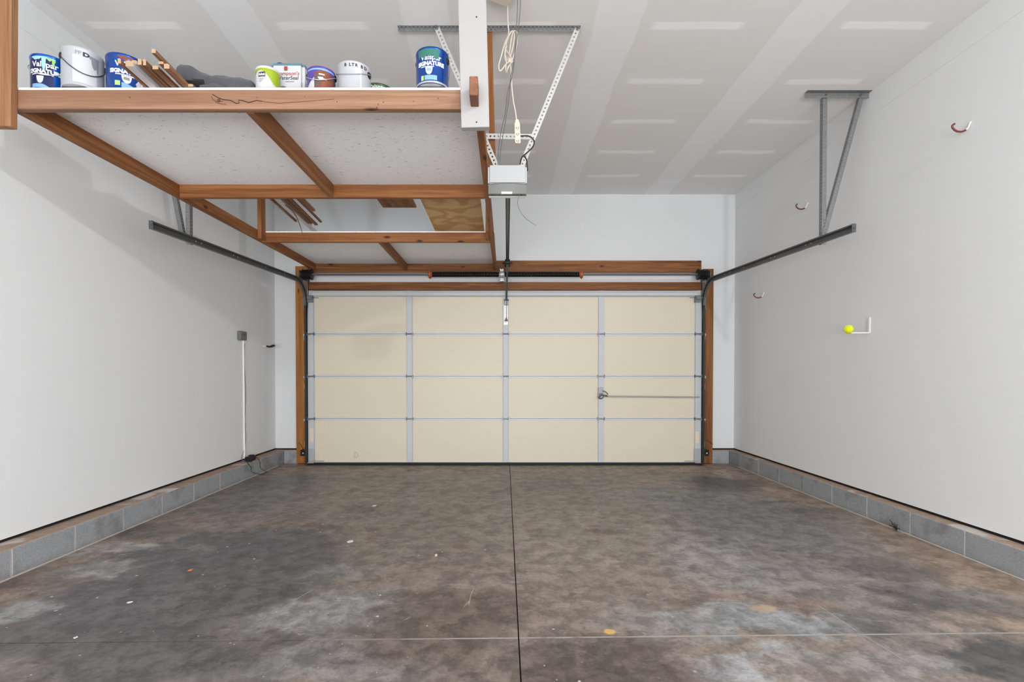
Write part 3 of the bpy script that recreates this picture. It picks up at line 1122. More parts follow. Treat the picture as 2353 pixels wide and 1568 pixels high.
for u, sg in ((706, -1), (1614, 1)):
    xd = aY(u, 631, YS).x
    b = bm_new()
    prof = [(0.013, -0.055), (0.056, -0.055), (0.062, -0.05)]
    for k in range(7):
        z = -0.045 + k * 0.012
        prof += [(0.058, z), (0.053, z + 0.006)]
    prof += [(0.060, 0.042), (0.066, 0.048), (0.066, 0.056), (0.05, 0.06), (0.013, 0.06)]
    lathe(b, [(r, z * 1.0) for r, z in prof], (xd, YS, zs), 28, axis=(-sg, 0, 0))
    obj('cable_drum', b, M['black_metal'], sp, True)
    b = bm_new()
    x0 = xd + sg * 0.085
    box(b, x0 - 0.004, x0 + 0.004, YS - 0.035, 6.146, zs - 0.06, zs + 0.05)
    box(b, x0 - 0.03, x0 + 0.03, 6.140, 6.1455, zs - 0.07, zs + 0.06)
    lathe(b, [(0.014, -0.01), (0.03, -0.01), (0.03, 0.01), (0.014, 0.01)], (x0, YS, zs), 16, axis=(1, 0, 0))
    obj('bearing_plate', b, M['dark_steel'], sp)
    # lift cable down to the bottom corner
    b = bm_new()
    xq = sx[0][0] - 0.018 if sg < 0 else sx[4][1] + 0.018
    tube(b, [(xd + sg * 0.0, YS + 0.055, zs), (xq, YD - 0.045, 1.4), (xq, YD - 0.045, 0.05)], 0.0035, 6)
    obj('lift_cable', b, M['black_metal'], sp, True)

# ------------------------------------------------------------------ tracks
def sweep_c(bm, pts, sides, outs, w=0.054, d=0.024, t=0.0025):
    """a C-shaped track section swept along pts; sides = mouth direction, outs = the other cross axis"""
    rings = []
    for p, s, o in zip(pts, sides, outs):
        prof = [(d, -w / 2 + 0.008), (d, -w / 2), (0, -w / 2), (0, w / 2), (d, w / 2), (d, w / 2 - 0.010)]
        ring = [p + s * a + o * c for a, c in prof] + [p + s * (a - (t if i not in (2, 3) else -t)) + o * (c * (1 - 2 * t / w)) for i, (a, c) in list(enumerate(prof))[::-1]]
        rings.append([bm.verts.new(q) for q in ring])
    n = len(rings[0])
    for a, c in zip(rings, rings[1:]):
        for k in range(n):
            bm.faces.new((a[k], a[(k + 1) % n], c[(k + 1) % n], c[k]))
    for r in (rings[0], rings[-1]):
        for k in range(5):
            bm.faces.new((r[k], r[k + 1], r[n - 2 - k], r[n - 1 - k]))


def track(sg, u, near_u, near_v, label, h_u, h_v, diag):
    Yv = YD - 0.03
    xv = aY(u, 900, Yv).x
    t = thing('door_track', V((xv, Yv, 0)), label, 'door track', 'pair of roller tracks of the garage door')
    ZH = aY(1160, 640, 5.75).z
    R = 0.27
    mouth = V((-sg, 0, 0))
    ou = V((0, 1, 0))
    b = bm_new()
    x_ = xv + sg * 0.012
    sweep_c(b, [V((x_, Yv, 0.01)), V((x_, Yv, ZH - R))], [mouth] * 2, [ou] * 2)
    obj('vertical_track', b, M['track_black'], t)
    b = bm_new()
    pts, si, ot = [], [], []
    for k in range(13):
        a = k / 12 * PI / 2
        pts.append(V((x_, Yv - R + R * math.cos(a), ZH - R + R * math.sin(a))))
        si.append(mouth)
        ot.append(V((0, math.cos(a), math.sin(a))))
    sweep_c(b, pts, si, ot)
    obj('curved_track', b, M['dark_steel'], t, True)
    end = aZ(near_u, near_v, ZH - 0.045)
    st = pts[-1]
    b = bm_new()
    d = (end - st).normalized()
    s = (mouth - d * mouth.dot(d)).normalized()
    o_ = V((0, 0, 1)) if True else None
    n_ = 8
    sweep_c(b, [st.lerp(end, k / n_) for k in range(n_ + 1)], [s] * (n_ + 1), [o_] * (n_ + 1), w=0.056)
    obj('horizontal_track', b, M['dark_steel'], t)
    # end plate
    b = bm_new()
    bar(b, end + s * 0.013 - d * 0.001, end + s * 0.013 + d * 0.003, 0.03, 0.06)
    lathe(b, [(0.006, 0), (0.006, 0.006), (0, 0.007)], end + s * 0.013 + d * 0.003, 8, axis=d)
    obj('end_stop', b, M['dark_steel'], t)
    # splice bolts
    for f in (0.12, 0.17, 0.30, 0.52, 0.55, 0.75, 0.78):
        b = bm_new()
        lathe(b, [(0.006, 0), (0.006, 0.003), (0, 0.004)], st.lerp(end, f) + s * 0.003 + V((0, 0, 0.004)), 8, axis=s)
        obj('track_bolt', b, M['galv'], t)
    # jamb brackets
    for zz in (0.25, 0.95, 1.55):
        b = bm_new()
        xx = x_ + sg * 0.002
        box(b, min(xx, xx + sg * 0.004), max(xx, xx + sg * 0.004), Yv - 0.02, 6.1455, zz - 0.03, zz + 0.03)
        box(b, min(xx, xx + sg * 0.05), max(xx, xx + sg * 0.05), 6.1405, 6.1455, zz - 0.03, zz + 0.03)
        obj('jamb_bracket', b, M['galv'], t)
    # flag bracket at the top of the upright
    b = bm_new()
    perf(b, (x_ + sg * 0.003, Yv + 0.02, ZH - 0.32), (x_ + sg * 0.003, Yv + 0.02, ZH + 0.03), (0, 1, 0), 0.11)
    obj('flag_bracket', b, M['galv'], t)
    # hanger
    f = (3.97 - st.y) / (end.y - st.y)
    hp = st.lerp(end, f)
    hz = V((hp.x + sg * 0.012, hp.y, hp.z + 0.02))
    top = V((hz.x, hp.y, ZC - 0.03))
    b = bm_new()
    angle_iron(b, hz - V((0, 0, 0.05)), top, (sg, 0, 0), (0, 1, 0), 0.034)
    obj('hanger_upright', b, M['galv_shaded'], t)
    xw = XR if sg > 0 else XL
    if diag:
        db, dt = V((hz.x + sg * 0.05, hp.y - 0.005, hz.z + 0.03)), V((xw - sg * 0.09, hp.y - 0.005, ZC - 0.03))
    else:
        db, dt = V((hz.x - sg * 0.005 + sg * 0.0, hp.y - 0.005, hz.z + 0.0)), V((xw - sg * 0.07, hp.y - 0.005, ZC - 0.03))
    b = bm_new()
    angle_iron(b, db, dt, (sg, 0, 0.2), (0, 1, 0), 0.034)
    obj('hanger_brace', b, M['galv_shaded'], t)
    b = bm_new()
    x1 = aY(1848, 207, hp.y).x if sg > 0 else -aY(1848, 207, hp.y).x
    angle_iron(b, (x1, hp.y - 0.01, ZC - 0.002), (xw - sg * 0.002, hp.y - 0.01, ZC - 0.002), (0, 0, -1), (0, -1, 0), 0.038)
    obj('ceiling_angle', b, M['galv_shaded'], t)
    for p in (top + V((sg * 0.015, -0.004, 0.012)), dt + V((0, -0.006, 0.01))):
        b = bm_new()
        lathe(b, [(0.011, 0), (0.011, 0.008), (0.005, 0.009), (0.005, 0.02), (0, 0.02)], p, 8, axis=(0, -1, 0))
        obj('hanger_bolt', b, M['hinge'], t)
    return t


track(-1, 704, 343, 517, 'dark steel roller track running under the loft toward the wall', 0, 0, True)
track(1, 1615, 1966, 524, 'dark steel roller track with a tall punched hanger on the open side', 0, 0, False)

# ------------------------------------------------------------------ storage loft
ZB, ZT = 2.366, 2.457        # underside and top of the loft timbers
loft = thing('storage_loft', V((-1.2, 4.2, ZB)), 'hanging timber storage loft with white boards and brown beams', 'storage shelf')
YF = 2.38
xl0 = aY(36, 262, 2.42).x
xl1 = aY(716, 612, 6.12).x


def tb(name, kind, ax, *args, bev=0.003, lab=None):
    b = bm_new()
    box(b, *args, bev)
    o = obj(name, b, WD(kind, ax), loft)
    if lab:
        o['label'] = lab
    return o


b = bm_new()
bar(b, (xl0 + 0.019, 2.42, (ZB + ZT) / 2), (xl1 + 0.019, YT - 0.002, (ZB + ZT) / 2 + 0.01), 0.038, 0.089, bev=0.003)
obj('side_rail', b, WD('rail', 1), loft)
b = bm_new()
bar(b, (-0.105, 2.42, (ZB + ZT) / 2), (-0.066, YT - 0.002, (ZB + ZT) / 2 + 0.005), 0.038, 0.089, bev=0.003)
obj('side_rail', b, WD('rail', 1), loft)
tb('front_beam', 'beam', 0, xl0 - 0.002, -0.075, YF, YF + 0.038, ZB, ZT, lab='pale knotty front beam')
fb = [o for o in loft.children if o.name.startswith('front_beam')][0]
FB = lambda u, v: aY(u, v, YF) + V((0, -0.0002, 0))
for pts, rr in (([(488, 217), (500, 224), (512, 229), (530, 231), (543, 238), (550, 237), (548, 230), (556, 231), (572, 236), (590, 231), (603, 233)], 0.0017),
                ([(603, 233), (640, 238), (690, 234), (740, 230), (768, 228)], 0.0008), ([(495, 234), (505, 239), (520, 240)], 0.0010), ([(486, 222), (490, 230), (500, 234), (512, 233)], 0.0010)):
    b = bm_new()
    tube(b, [FB(*p) for p in pts], rr, 5)
    obj('crack', b, M['dark_gap'], fb)
for (u, v, rr) in ((298, 224, 0.004), (503, 231, 0.009), (774, 234, 0.003), (866, 248, 0.005), (869, 240, 0.003), (881, 235, 0.003), (963, 253, 0.003), (1007, 226, 0.003), (700, 222, 0.0025), (590, 224, 0.0025), (950, 233, 0.0025)):
    b = bm_new()
    lathe(b, [(rr, -0.001), (rr, 0.0004), (0, 0.0006)], aY(u, v, YF), 10, axis=(0, -1, 0))
    obj('knot', b, M['knot'], fb)
XLi = lambda y: xl0 + (xl1 - xl0) * (y - 2.42) / (6.12 - 2.42) + 0.0385
XRi = lambda y: -0.105 + (0.039) * (y - 2.42) / (6.158 - 2.42) - 0.0195
tb('cross_beam', 'rail', 0, XLi(3.59), XRi(3.59), 3.571, 3.609, ZB, ZT)
tb('cross_beam', 'rail', 0, XLi(4.8), XRi(4.8), 4.785, 4.823, ZB, ZT)
tb('joist', 'rail', 1, -1.222, -1.184, YF + 0.0385, 3.5705, ZB, ZT)
tb('joist', 'rail', 1, -1.180, -1.142, 4.8235, YT - 0.001, ZB + 0.004, ZT)
# decks
b = bm_new()
box(b, xl0 + 0.02, -0.09, YF + 0.004, 3.605, ZT, ZT + 0.0115, 0.001)
obj('deck_board', b, M['osb'], loft)
b = bm_new()
box(b, xl1 + 0.01, -0.055, 4.788, 6.155, ZT + 0.0005, ZT + 0.0115, 0.001)
obj('deck_board', b, M['osb'], loft)
ZD = ZT + 0.0115
# hangers
p = aY(45, 290, YF)
b = bm_new()
q0, q1 = V((p.x - 0.052, YF - 0.0195, 2.267)), V((p.x - 0.030, YF - 0.0195, ZC - 0.001))
bar(b, q0, q1, 0.089, 0.038, up=(0, 1, 0), bev=0.003)
tag(obj('hanger_post', b, WD('post', 2), loft), 'brown front hanger post')
a0, a1 = aY(1060, 292, YF - 0.04), aY(1124.5, 292, YF - 0.04)
c0, c1 = aY(1052, 0, YF - 0.04), aY(1117.5, 0, YF - 0.04)
wp = a1.x - a0.x
m0 = (a0 + a1) / 2
m1 = (c0 + c1) / 2
dirp = (m1 - m0)
m1 = m0 + dirp * ((ZC - 0.001 - m0.z) / dirp.z)
b = bm_new()
bar(b, V((m0.x, YF - 0.0195, m0.z)), V((m1.x, YF - 0.0195, m1.z)), wp, 0.038, up=(0, 1, 0), bev=0.002)
post = tag(obj('hanger_post', b, M['white_wood'], loft), 'white painted front hanger post')
for (u, v) in ((1095, 39), (1095, 281)):
    p = aY(u, v, YF - 0.0386)
    b = bm_new()
    lathe(b, [(0.004, 0), (0.004, 0.0012), (0, 0.0016)], p, 8, axis=(0, -1, 0))
    obj('screw', b, M['print_dark'], post)
p = aY(1090, 247, YF - 0.039)
p2 = aY(1086, 199, YF - 0.14)
b = bm_new()
wz0 = aY(1090, 246, YF - 0.04).z
bar(b, (p.x + 0.002, YF - 0.0388, wz0 + 0.043), (p.x + 0.002, YF - 0.142, wz0 + 0.041), 0.038, 0.084, bev=0.003)
tag(obj('peg_block', b, WD('block', 1), post), 'brown timber peg on the white post')
b = bm_new()
bar(b, (-0.047, 3.275, ZB + 0.01), (-0.073, 3.275, ZC - 0.001), 0.038, 0.089, up=(0, 1, 0), bev=0.003)
obj('hanger_post', b, WD('rail', 2), loft)
p0, p1 = aY(605, 500, 4.82).x, aY(622, 500, 4.82).x
tb('hanger_post', 'rail', 2, XLi(4.74) + 0.001, XLi(4.74) + 0.039, 4.695, 4.784, ZB + 0.01, ZC - 0.001)
tb('hanger_post', 'rail', 2, XRi(4.74) - 0.039, XRi(4.74) - 0.001, 4.695, 4.784, ZB + 0.01, ZC - 0.001)

# ------------------------------------------------------------------ boards lying on the loft
b = bm_new()
pa, pb = aZ(961, 457, ZT), aZ(1003, 536, ZT)
box(b, (pa.x + pb.x) / 2, -0.155, 3.50, 4.86, ZD + 0.001, ZD + 0.016, 0.001)
tag(obj('plywood_panel', b, M['ply'], loc=V((-0.38, 4.18, ZD))), 'knotty plywood panel bridging the gap between both loft decks', 'plywood')
b = bm_new()
pa, pb = aZ(880, 478, ZD), aZ(957, 478, ZD)
box(b, pa.x, pb.x, 2.95, pa.y, ZD + 0.001, ZD + 0.020, 0.002)
tag(obj('plank', b, WD('trim', 1), loc=V((-0.82, 3.5, ZD))), 'short brown plank end poking out over the loft gap', 'plank')
b = bm_new()
pa, pb = aZ(535, 214, ZD), aZ(826, 214, ZD)
box(b, pa.x, pb.x, YF + 0.012, YF + 0.40, ZD + 0.0005, ZD + 0.006, 0.001)
tag(obj('thin_panel', b, WD('strip', 0), loc=V((-1.0, 2.6, ZD))), 'thin brown panel lying under the small cans at the loft edge', 'panel')


def strip(name, tip, z, far, w, h, mat, label, sag=0.0):
    A = aZ(tip[0], tip[1], z)
    B = V((far[0], far[1], far[2] if len(far) > 2 else z))
    b = bm_new()
    n = 14
    prof = [(-w / 2, -h / 2), (w / 2, -h / 2), (w / 2, h * 0.3), (w * 0.15, h * 0.5), (-w / 2, h * 0.5)]
    rings = []
    for i in range(n + 1):
        t = i / n
        c = A.lerp(B, t)
        c.z += sag * t * t
        rings.append([b.verts.new(c + V((x, 0, zz))) for x, zz in prof])
    for r0, r1 in zip(rings, rings[1:]):
        for k in range(5):
            b.faces.new((r0[k], r0[(k + 1) % 5], r1[(k + 1) % 5], r1[k]))
    for r_ in (rings[0], rings[-1]):
        b.faces.new(r_).material_index = 1
    return tag(obj(name, b, [mat, M['cut_end']], loc=A), label, 'trim strip', 'mouldings lying lengthwise on the loft')


WS = WD('strip', 1)
z0s = ZD + 0.001
strip('wood_strip', (274, 140), z0s + 0.011, (-1.83, 4.50), 0.014, 0.022, WS, 'thin brown strip in front of the blue can at the loft edge')
strip('white_moulding', (297, 146), z0s + 0.012, (-1.79, 4.95), 0.034, 0.024, M['white_strip'], 'white moulding lying beside the thin brown strip')
strip('white_moulding', (309, 143), z0s + 0.035, (-1.775, 4.70), 0.022, 0.018, M['grey_strip'], 'pale grey moulding lying on top of the white moulding')
strip('wood_strip', (321, 142), z0s + 0.013, (-1.735, 4.55), 0.016, 0.026, WS, 'brown strip on edge next to the pale mouldings')
strip('wood_strip', (332, 143), z0s + 0.013, (-1.714, 4.56), 0.013, 0.026, WS, 'brown strip beside the pale mouldings, second of its pair')
strip('wood_strip', (353, 117), z0s + 0.044, (-1.650, 4.62), 0.018, 0.018, WS, 'longest brown strip rising highest above the loft', sag=-0.004)
strip('wood_strip', (357, 155), z0s + 0.008, (-1.685, 4.60), 0.026, 0.016, WS, 'wide flat brown strip under the longest strip')
strip('wood_strip', (383, 152), z0s + 0.011, (-1.56, 4.20), 0.024, 0.022, WS, 'square edged brown strip below the longest strip')
strip('wood_strip', (370, 144), z0s + 0.026, (-1.61, 4.16), 0.022, 0.012, WS, 'brown strip with pale cut end beside the longest strip')
strip('wood_strip', (438, 196), z0s + 0.007, (-1.45, 3.30), 0.024, 0.013, WS, 'short brown strip lowest beside the grey towel')
# thin splinter hanging down in front of the second cross beam
b = bm_new()
pts = curve([aY(655, 470, 3.75), aY(676, 490, 4.1), aY(690, 520, 4.4), aY(698, 551, 4.62)], 5)
tube(b, pts, [0.006 - 0.004 * i / (len(pts) - 1) for i in range(len(pts))], 6)
tag(obj('wood_splinter', b, WS, loc=pts[0]), 'thin curved wood splinter drooping through the loft gap', 'trim strip', 'mouldings lying lengthwise on the loft')

# ------------------------------------------------------------------ cans
def can(name, c, r, h, body, label, tilt=0, bands=None, handle=None, ears=True, lid=True, group='paint cans along the loft edge'):
    """c = centre of the underside"""
    t = thing(name, c, label, 'paint can', group)
    b = bm_new()
    prof = [(0, 0.004), (r * 0.93, 0.004), (r * 0.965, 0.0), (r * 1.0, 0.002), (r * 1.012, 0.005), (r * 1.0, 0.008), (r, h - 0.012), (r * 1.02, h - 0.009), (r * 1.025, h - 0.004), (r * 1.01, h), (r * 0.93, h), (r * 0.90, h - 0.006)]
    bands = bands or []
    lathe(b, prof, c, 48, mats=[1 if i in (0, 1) else 0 for i in range(len(prof) - 1)])
    obj('body', b, [body, M['tin']], t, True)
    b = bm_new()
    lathe(b, [(r * 0.90, h - 0.006), (r * 0.84, h - 0.005), (r * 0.82, h - 0.009), (0, h - 0.009)], c, 40)
    obj('lid', b, M['tin'], t, True)
    for (z0, z1, m, nm) in bands:
        b = bm_new()
        lathe(b, [(r * 0.99, z0), (r + 0.0006, z0), (r + 0.0006, z1), (r * 0.99, z1)], c, 48)
        obj(nm, b, m, t, True)
    if handle:
        ang, droop, side, m = handle       # facing of the two ears; how low the bail hangs (share of h)
        e = V((math.sin(ang + PI / 2), -math.cos(ang + PI / 2), 0))
        f = V((math.sin(ang), -math.cos(ang), 0))
        zE = h * 0.80
        pts = []
        for k in range(19):
            a = k / 18 * PI
            pts.append(V(c) + e * ((r + 0.006) * math.cos(a)) + f * ((r + 0.007) * math.sin(a)) + V((0, 0, zE - (zE - droop * h) * math.sin(a) ** 1.3 + side * math.cos(a))))
        b = bm_new()
        tube(b, pts, 0.0019, 6)
        obj('bail_handle', b, m, t, True)
        for s in (-1, 1):
            b = bm_new()
            lathe(b, [(0.016, -0.004), (0.016, 0.002), (0.010, 0.006), (0, 0.007)], V(c) + e * (s * r) + V((0, 0, zE + side * s)), 14, axis=e * s)
            obj('handle_ear', b, M['black'], t, True)
    return t


def mark(t, nm, bm, c, r, ang, m, lab=None):
    wrap(bm, c, r, ang)
    o = sheet(nm, bm, m, t)
    if lab:
        o['label'] = lab
    return o


def shield(w, h, x, z):
    return patch(x - w / 2, x + w / 2, 0, 0, 12, top=lambda q: z + h / 2, bot=lambda q: z + h / 2 - h * math.sqrt(max(0.02, 1 - (abs(q - x) / (w / 2)) ** 2.4)))


def drip(t, c, r, ang, m, x0, x1, ztop, drops, nm='paint_drip'):
    def bot(x):
        z = ztop - 0.012 - 0.004 * math.sin(x * 300)
        for dx, w, L in drops:
            if abs(x - dx) < w:
                z = min(z, ztop - 0.012 - L * math.sqrt(max(0, 1 - ((x - dx) / w) ** 2)))
        return z
    mark(t, nm, patch(x0, x1, 0, 0, 60, top=lambda x: ztop, bot=bot), c, r + 0.0012, ang, m)


def at_edge(u, Ynear, r, z=None):
    """centre of a can whose nearest edge is at depth Ynear, seen about photo column u"""
    Yc = Ynear + r
    return V(((u - CX) * Yc / F, Yc, ZD if z is None else z))


HW = 0.172
# 1 blue can beside the brown post
r = 0.080
c = at_edge(128, 2.402, r)
a = math.atan2(-c.x, c.y) * 1.0
t = can('paint_can', c, r, HW, M['blue2'], 'blue paint can nearest the brown hanger post, pale drips on its rim', handle=(a - 0.6, 0.42, -0.02, M['galv']), ears=False)
la = a - 0.42
mark(t, 'label_panel', patch(-0.056, 0.052, 0.012, 0.150, 14), c, r + 0.0004, la - 0.15, M['navy'])
mark(t, 'lettering', text_bm('Valspar', 0.036, 0.005, 0.122, 0, 0.0008), c, r + 0.0012, la, M['print_white'])
mark(t, 'lettering', text_bm('SIGNATURE', 0.026, 0.006, 0.090, 0, 0.0014), c, r + 0.0012, la, M['print_white'])
mark(t, 'underline', patch(-0.05, 0.04, 0.072, 0.0765, 10, top=lambda x: 0.0765 + 0.003 * math.cos(x * 30), bot=lambda x: 0.072 + 0.003 * math.cos(x * 30)), c, r + 0.0012, la, M['print_white'])
mark(t, 'shield', shield(0.030, 0.034, -0.012, 0.050), c, r + 0.0012, la, M['print_white'])
mark(t, 'fine_print', patch(-0.05, 0.025, 0.012, 0.028, 8, top=lambda x: 0.030 - max(0, x) * 0.5), c, r + 0.0010, la, M['light_blue'])
drip(t, c, r, la, M['cyan_paint'], -0.05, 0.018, 0.160, [(0.004, 0.008, 0.055), (-0.03, 0.01, 0.006)])
drip(t, c, r, la, M['lime_paint'], 0.010, 0.048, 0.158, [(0.040, 0.005, 0.03)])

# 2 silver can with a dark bail
r = 0.082
c = at_edge(199, 2.352, r)
a = math.atan2(-c.x, c.y)
t = can('paint_can', c, r, 0.178, M['tin_matte'], 'silver paint can with dark wire handle between the two blue cans', handle=(a + 0.15, 0.30, 0.0, M['black_metal']))
t.children[2]['label'] = 'dark sagging wire handle'
mark(t, 'label_panel', patch(-0.040, 0.055, 0.012, 0.140, 14), c, r + 0.0005, a, M['print_grey'] if False else M['label_white'])
mark(t, 'lettering', text_bm('PP', 0.024, -0.018, 0.150, 0, 0.0), c, r + 0.0012, a, M['print_grey'])
mark(t, 'lettering', text_bm('D', 0.026, 0.012, 0.147, 0, 0.0015, 1.3), c, r + 0.0012, a, M['print_dark'])
drip(t, c, r, a, M['print_grey'], 0.025, 0.065, 0.150, [(0.045, 0.014, 0.045), (0.058, 0.006, 0.06)], 'paint_run')

# 3 blue can behind the strips
r = 0.080
c = at_edge(297, 2.396, r)
a = math.atan2(-c.x, c.y)
t = can('paint_can', c, r, 0.174, M['blue'], 'blue paint can half hidden behind the wood strips', handle=None)
la = a - 0.05
mark(t, 'lettering', text_bm('Valspar', 0.034, 0.010, 0.122, 0, 0.0008), c, r + 0.0012, la, M['print_white'])
mark(t, 'lettering', text_bm('SIGNATURE', 0.026, 0.004, 0.088, 0, 0.0014), c, r + 0.0012, la, M['print_white'])
mark(t, 'underline', patch(-0.04, 0.055, 0.071, 0.0755, 10), c, r + 0.0012, la, M['print_white'])
mark(t, 'shield', shield(0.040, 0.034, 0.006, 0.052), c, r + 0.0012, la, M['print_white'])
mark(t, 'shield_panel', patch(-0.006, 0.018, 0.050, 0.064, 4), c, r + 0.0016, la, M['print_grey'])
mark(t, 'green_square', patch(-0.042, -0.020, 0.020, 0.042, 4), c, r + 0.0012, la, M['pale_green'])
mark(t, 'fine_print', patch(-0.014, 0.045, 0.010, 0.034, 8, top=lambda x: 0.036 - max(0, x) * 0.3), c, r + 0.0012, la, M['light_blue'])
drip(t, c, r, la, M['copper'], -0.03, 0.035, 0.162, [(0.0, 0.01, 0.01)])

# 4 blue can at the white post
r = 0.077
c = at_edge(995, 2.345, r)
a = math.atan2(-c.x, c.y)
t = can('paint_can', c, r, 0.168, M['blue'], 'blue paint can with teal drips standing alone beside the white post', handle=(a + PI - 0.35, 0.25, 0.0, M['galv']))
la = a - 0.16
mark(t, 'lettering', text_bm('Valspar', 0.034, 0.004, 0.118, 0, 0.0006), c, r + 0.0010, la, M['print_white'])
drip(t, c, r, la, M['teal_paint'], -0.066, 0.050, 0.158, [(-0.03, 0.02, 0.028), (0.0, 0.02, 0.024), (0.03, 0.016, 0.036), (-0.055, 0.008, 0.03)])
mark(t, 'lettering', text_bm('SIGNATURE', 0.025, 0.004, 0.090, 0, 0.0014), c, r + 0.0012, la, M['print_white'])
mark(t, 'underline', patch(-0.045, 0.02, 0.074, 0.0775, 8), c, r + 0.0012, la, M['print_white'])
mark(t, 'shield', shield(0.034, 0.034, -0.004, 0.056), c, r + 0.0012, la, M['print_white'])
mark(t, 'shield_panel', patch(-0.014, 0.006, 0.054, 0.068, 4), c, r + 0.0016, la, M['light_blue'])
mark(t, 'green_square', patch(-0.044, -0.030, 0.014, 0.036, 4), c, r + 0.0012, la, M['pale_green'])
mark(t, 'fine_print', patch(-0.026, 0.034, 0.014, 0.036, 6), c, r + 0.0012, la, M['light_blue'])
mark(t, 'base_band', patch(-0.12, 0.12, 0.001, 0.010, 40), c, r + 0.0012, la, M['tin'])

# 5 small lime and white can
zP = ZD + 0.0065
r = 0.0545
c = at_edge(620, 2.402, r, zP)
a = math.atan2(-c.x, c.y)
t = can('paint_can', c, r, 0.108, M['label_white'], 'small lime green and white can in front of the rectangular tin')
wv = lambda x: 0.062 - 0.5 * (x if x > -0.01 else -0.01) - 0.02 * math.sin(x * 40)
mark(t, 'lime_band', patch(-0.085, 0.085, 0, 0, 40, top=lambda x: 0.098, bot=wv), c, r + 0.0005, a, M['lime'])
mark(t, 'name_panel', patch(-0.046, -0.012, 0.056, 0.078, 8, top=lambda x: 0.078 + 0.1 * (x + 0.03)), c, r + 0.0012, a, M['print_dark'])
for k in range(5):
    mark(t, 'name_stroke', patch(-0.043 + k * 0.006, -0.039 + k * 0.006, 0.061, 0.072 - 0.003 * (k % 2), 2), c, r + 0.0017, a, M['print_white'])
for k in range(3):
    mark(t, 'fine_print', patch(-0.042, -0.016 - 0.006 * k, 0.046 - k * 0.007, 0.048 - k * 0.007, 4), c, r + 0.0012, a, M['print_grey'])
    mark(t, 'fine_print', patch(0.012 + 0.004 * k, 0.036, 0.044 - k * 0.008, 0.046 - k * 0.008, 4), c, r + 0.0012, a, M['lime'])

# 6 purple can with a copper label
r = 0.0655
c = at_edge(742, 2.404, r, zP)
a = math.atan2(-c.x, c.y)
t = can('paint_can', c, r, 0.108, M['purple'], 'purple can with a copper brown label beside the rectangular tin', handle=(a - 0.25, 0.35, 0.0, M['galv']))
mark(t, 'white_corner', patch(-0.085, -0.028, 0.006, 0.05, 10, top=lambda x: 0.010 + (x + 0.085) * 0.9), c, r + 0.0006, a, M['label_white'])
mark(t, 'copper_panel', patch(-0.034, 0.066, 0.004, 0.088, 16, top=lambda x: 0.088 - 6.0 * (x - 0.012) ** 2), c, r + 0.0010, a, M['copper'])
mark(t, 'brown_panel', patch(-0.034, -0.004, 0.004, 0.070, 8, top=lambda x: 0.070 - 14.0 * (x + 0.019) ** 2), c, r + 0.0014, a, M['brown_print'])
for k, (x0, x1, z) in enumerate(((-0.012, 0.014, 0.066), (-0.016, 0.008, 0.050), (-0.012, 0.024, 0.045))):
    mark(t, 'name_stroke', patch(x0, x1, z, z + 0.006, 6), c, r + 0.0018, a, M['print_white'])
mark(t, 'rim_band', patch(-0.08, 0.08, 0.090, 0.098, 30), c, r + 0.0006, a, M['light_blue'])

# 7 silver-white can with black stamps
r = 0.079
c = at_edge(817, 2.402, r, zP)
a = math.atan2(-c.x, c.y)
t = can('paint_can', c, r, 0.132, M['tin_matte'], 'silver white can stamped with dark marks around its top edge', handle=(a - 0.5, 0.50, -0.01, M['galv']))
for s_, x_ in (('B', -0.043), ('L', -0.020), ('T', -0.006), ('R', 0.010), ('B', 0.036), ('D', 0.056)):
    mark(t, 'lettering', text_bm(s_, 0.020, x_, 0.112, 0, 0.0008), c, r + 0.0010, a, M['print_dark'])
mark(t, 'label_seam', patch(0.028, 0.034, 0.004, 0.10, 3), c, r + 0.0008, a, M['print_white'])

# 8 green can further back
r = 0.080
c = at_edge(872, 2.640, r, ZD)
a = math.atan2(-c.x, c.y)
t = can('paint_can', c, r, 0.170, M['dark_green'], 'dark green can set back behind the silver white can, only its top showing')
mark(t, 'lettering', text_bm('Valspar', 0.030, 0.0, 0.150, 0, 0.0004), c, r + 0.0010, a - 0.1, M['print_white'])

# rectangular tin
xa_, xb_ = aY(623, 150, 2.465).x, aY(697, 150, 2.465).x
y0_, y1_ = 2.515, 2.585
xa_, xb_ = aY(622, 150, y0_).x, aY(698, 150, y0_).x
ht = aY(650, 146, y0_).z - zP
tin = thing('rectangular_tin', V(((xa_ + xb_) / 2, (y0_ + y1_) / 2, zP)), 'rectangular white and green waterproofer tin behind the small lime can', 'tin')
b = bm_new()
box(b, xa_, xb_, y0_, y1_, zP, zP + ht - 0.008)
bmesh.ops.bevel(b, geom=[e for e in b.edges if abs(e.verts[0].co.z - e.verts[1].co.z) > 0.05], offset=0.014, segments=4, affect='EDGES')
obj('body', b, M['label_white'], tin, True)
b = bm_new()
box(b, xa_ - 0.002, xb_ + 0.002, y0_ - 0.002, y1_ + 0.002, zP + ht - 0.010, zP + ht)
bmesh.ops.bevel(b, geom=[e for e in b.edges if abs(e.verts[0].co.z - e.verts[1].co.z) > 0.005], offset=0.014, segments=4, affect='EDGES')
obj('top_rim', b, M['steel_blue'], tin, True)
b = bm_new()
lathe(b, [(0.018, 0), (0.018, 0.016), (0.014, 0.018), (0, 0.018)], (xa_ + 0.035, (y0_ + y1_) / 2, zP + ht), 18)
obj('screw_cap', b, M['black'], tin, True)
b = bm_new()
tube(b, curve([(xa_ + 0.07, 2.55, zP + ht), (xa_ + 0.075, 2.55, zP + ht + 0.012), (xa_ + 0.12, 2.55, zP + ht + 0.012), (xa_ + 0.128, 2.55, zP + ht)], 4), 0.003, 6)
obj('carry_handle', b, M['tin'], tin, True)
cxm = (xa_ + xb_) / 2


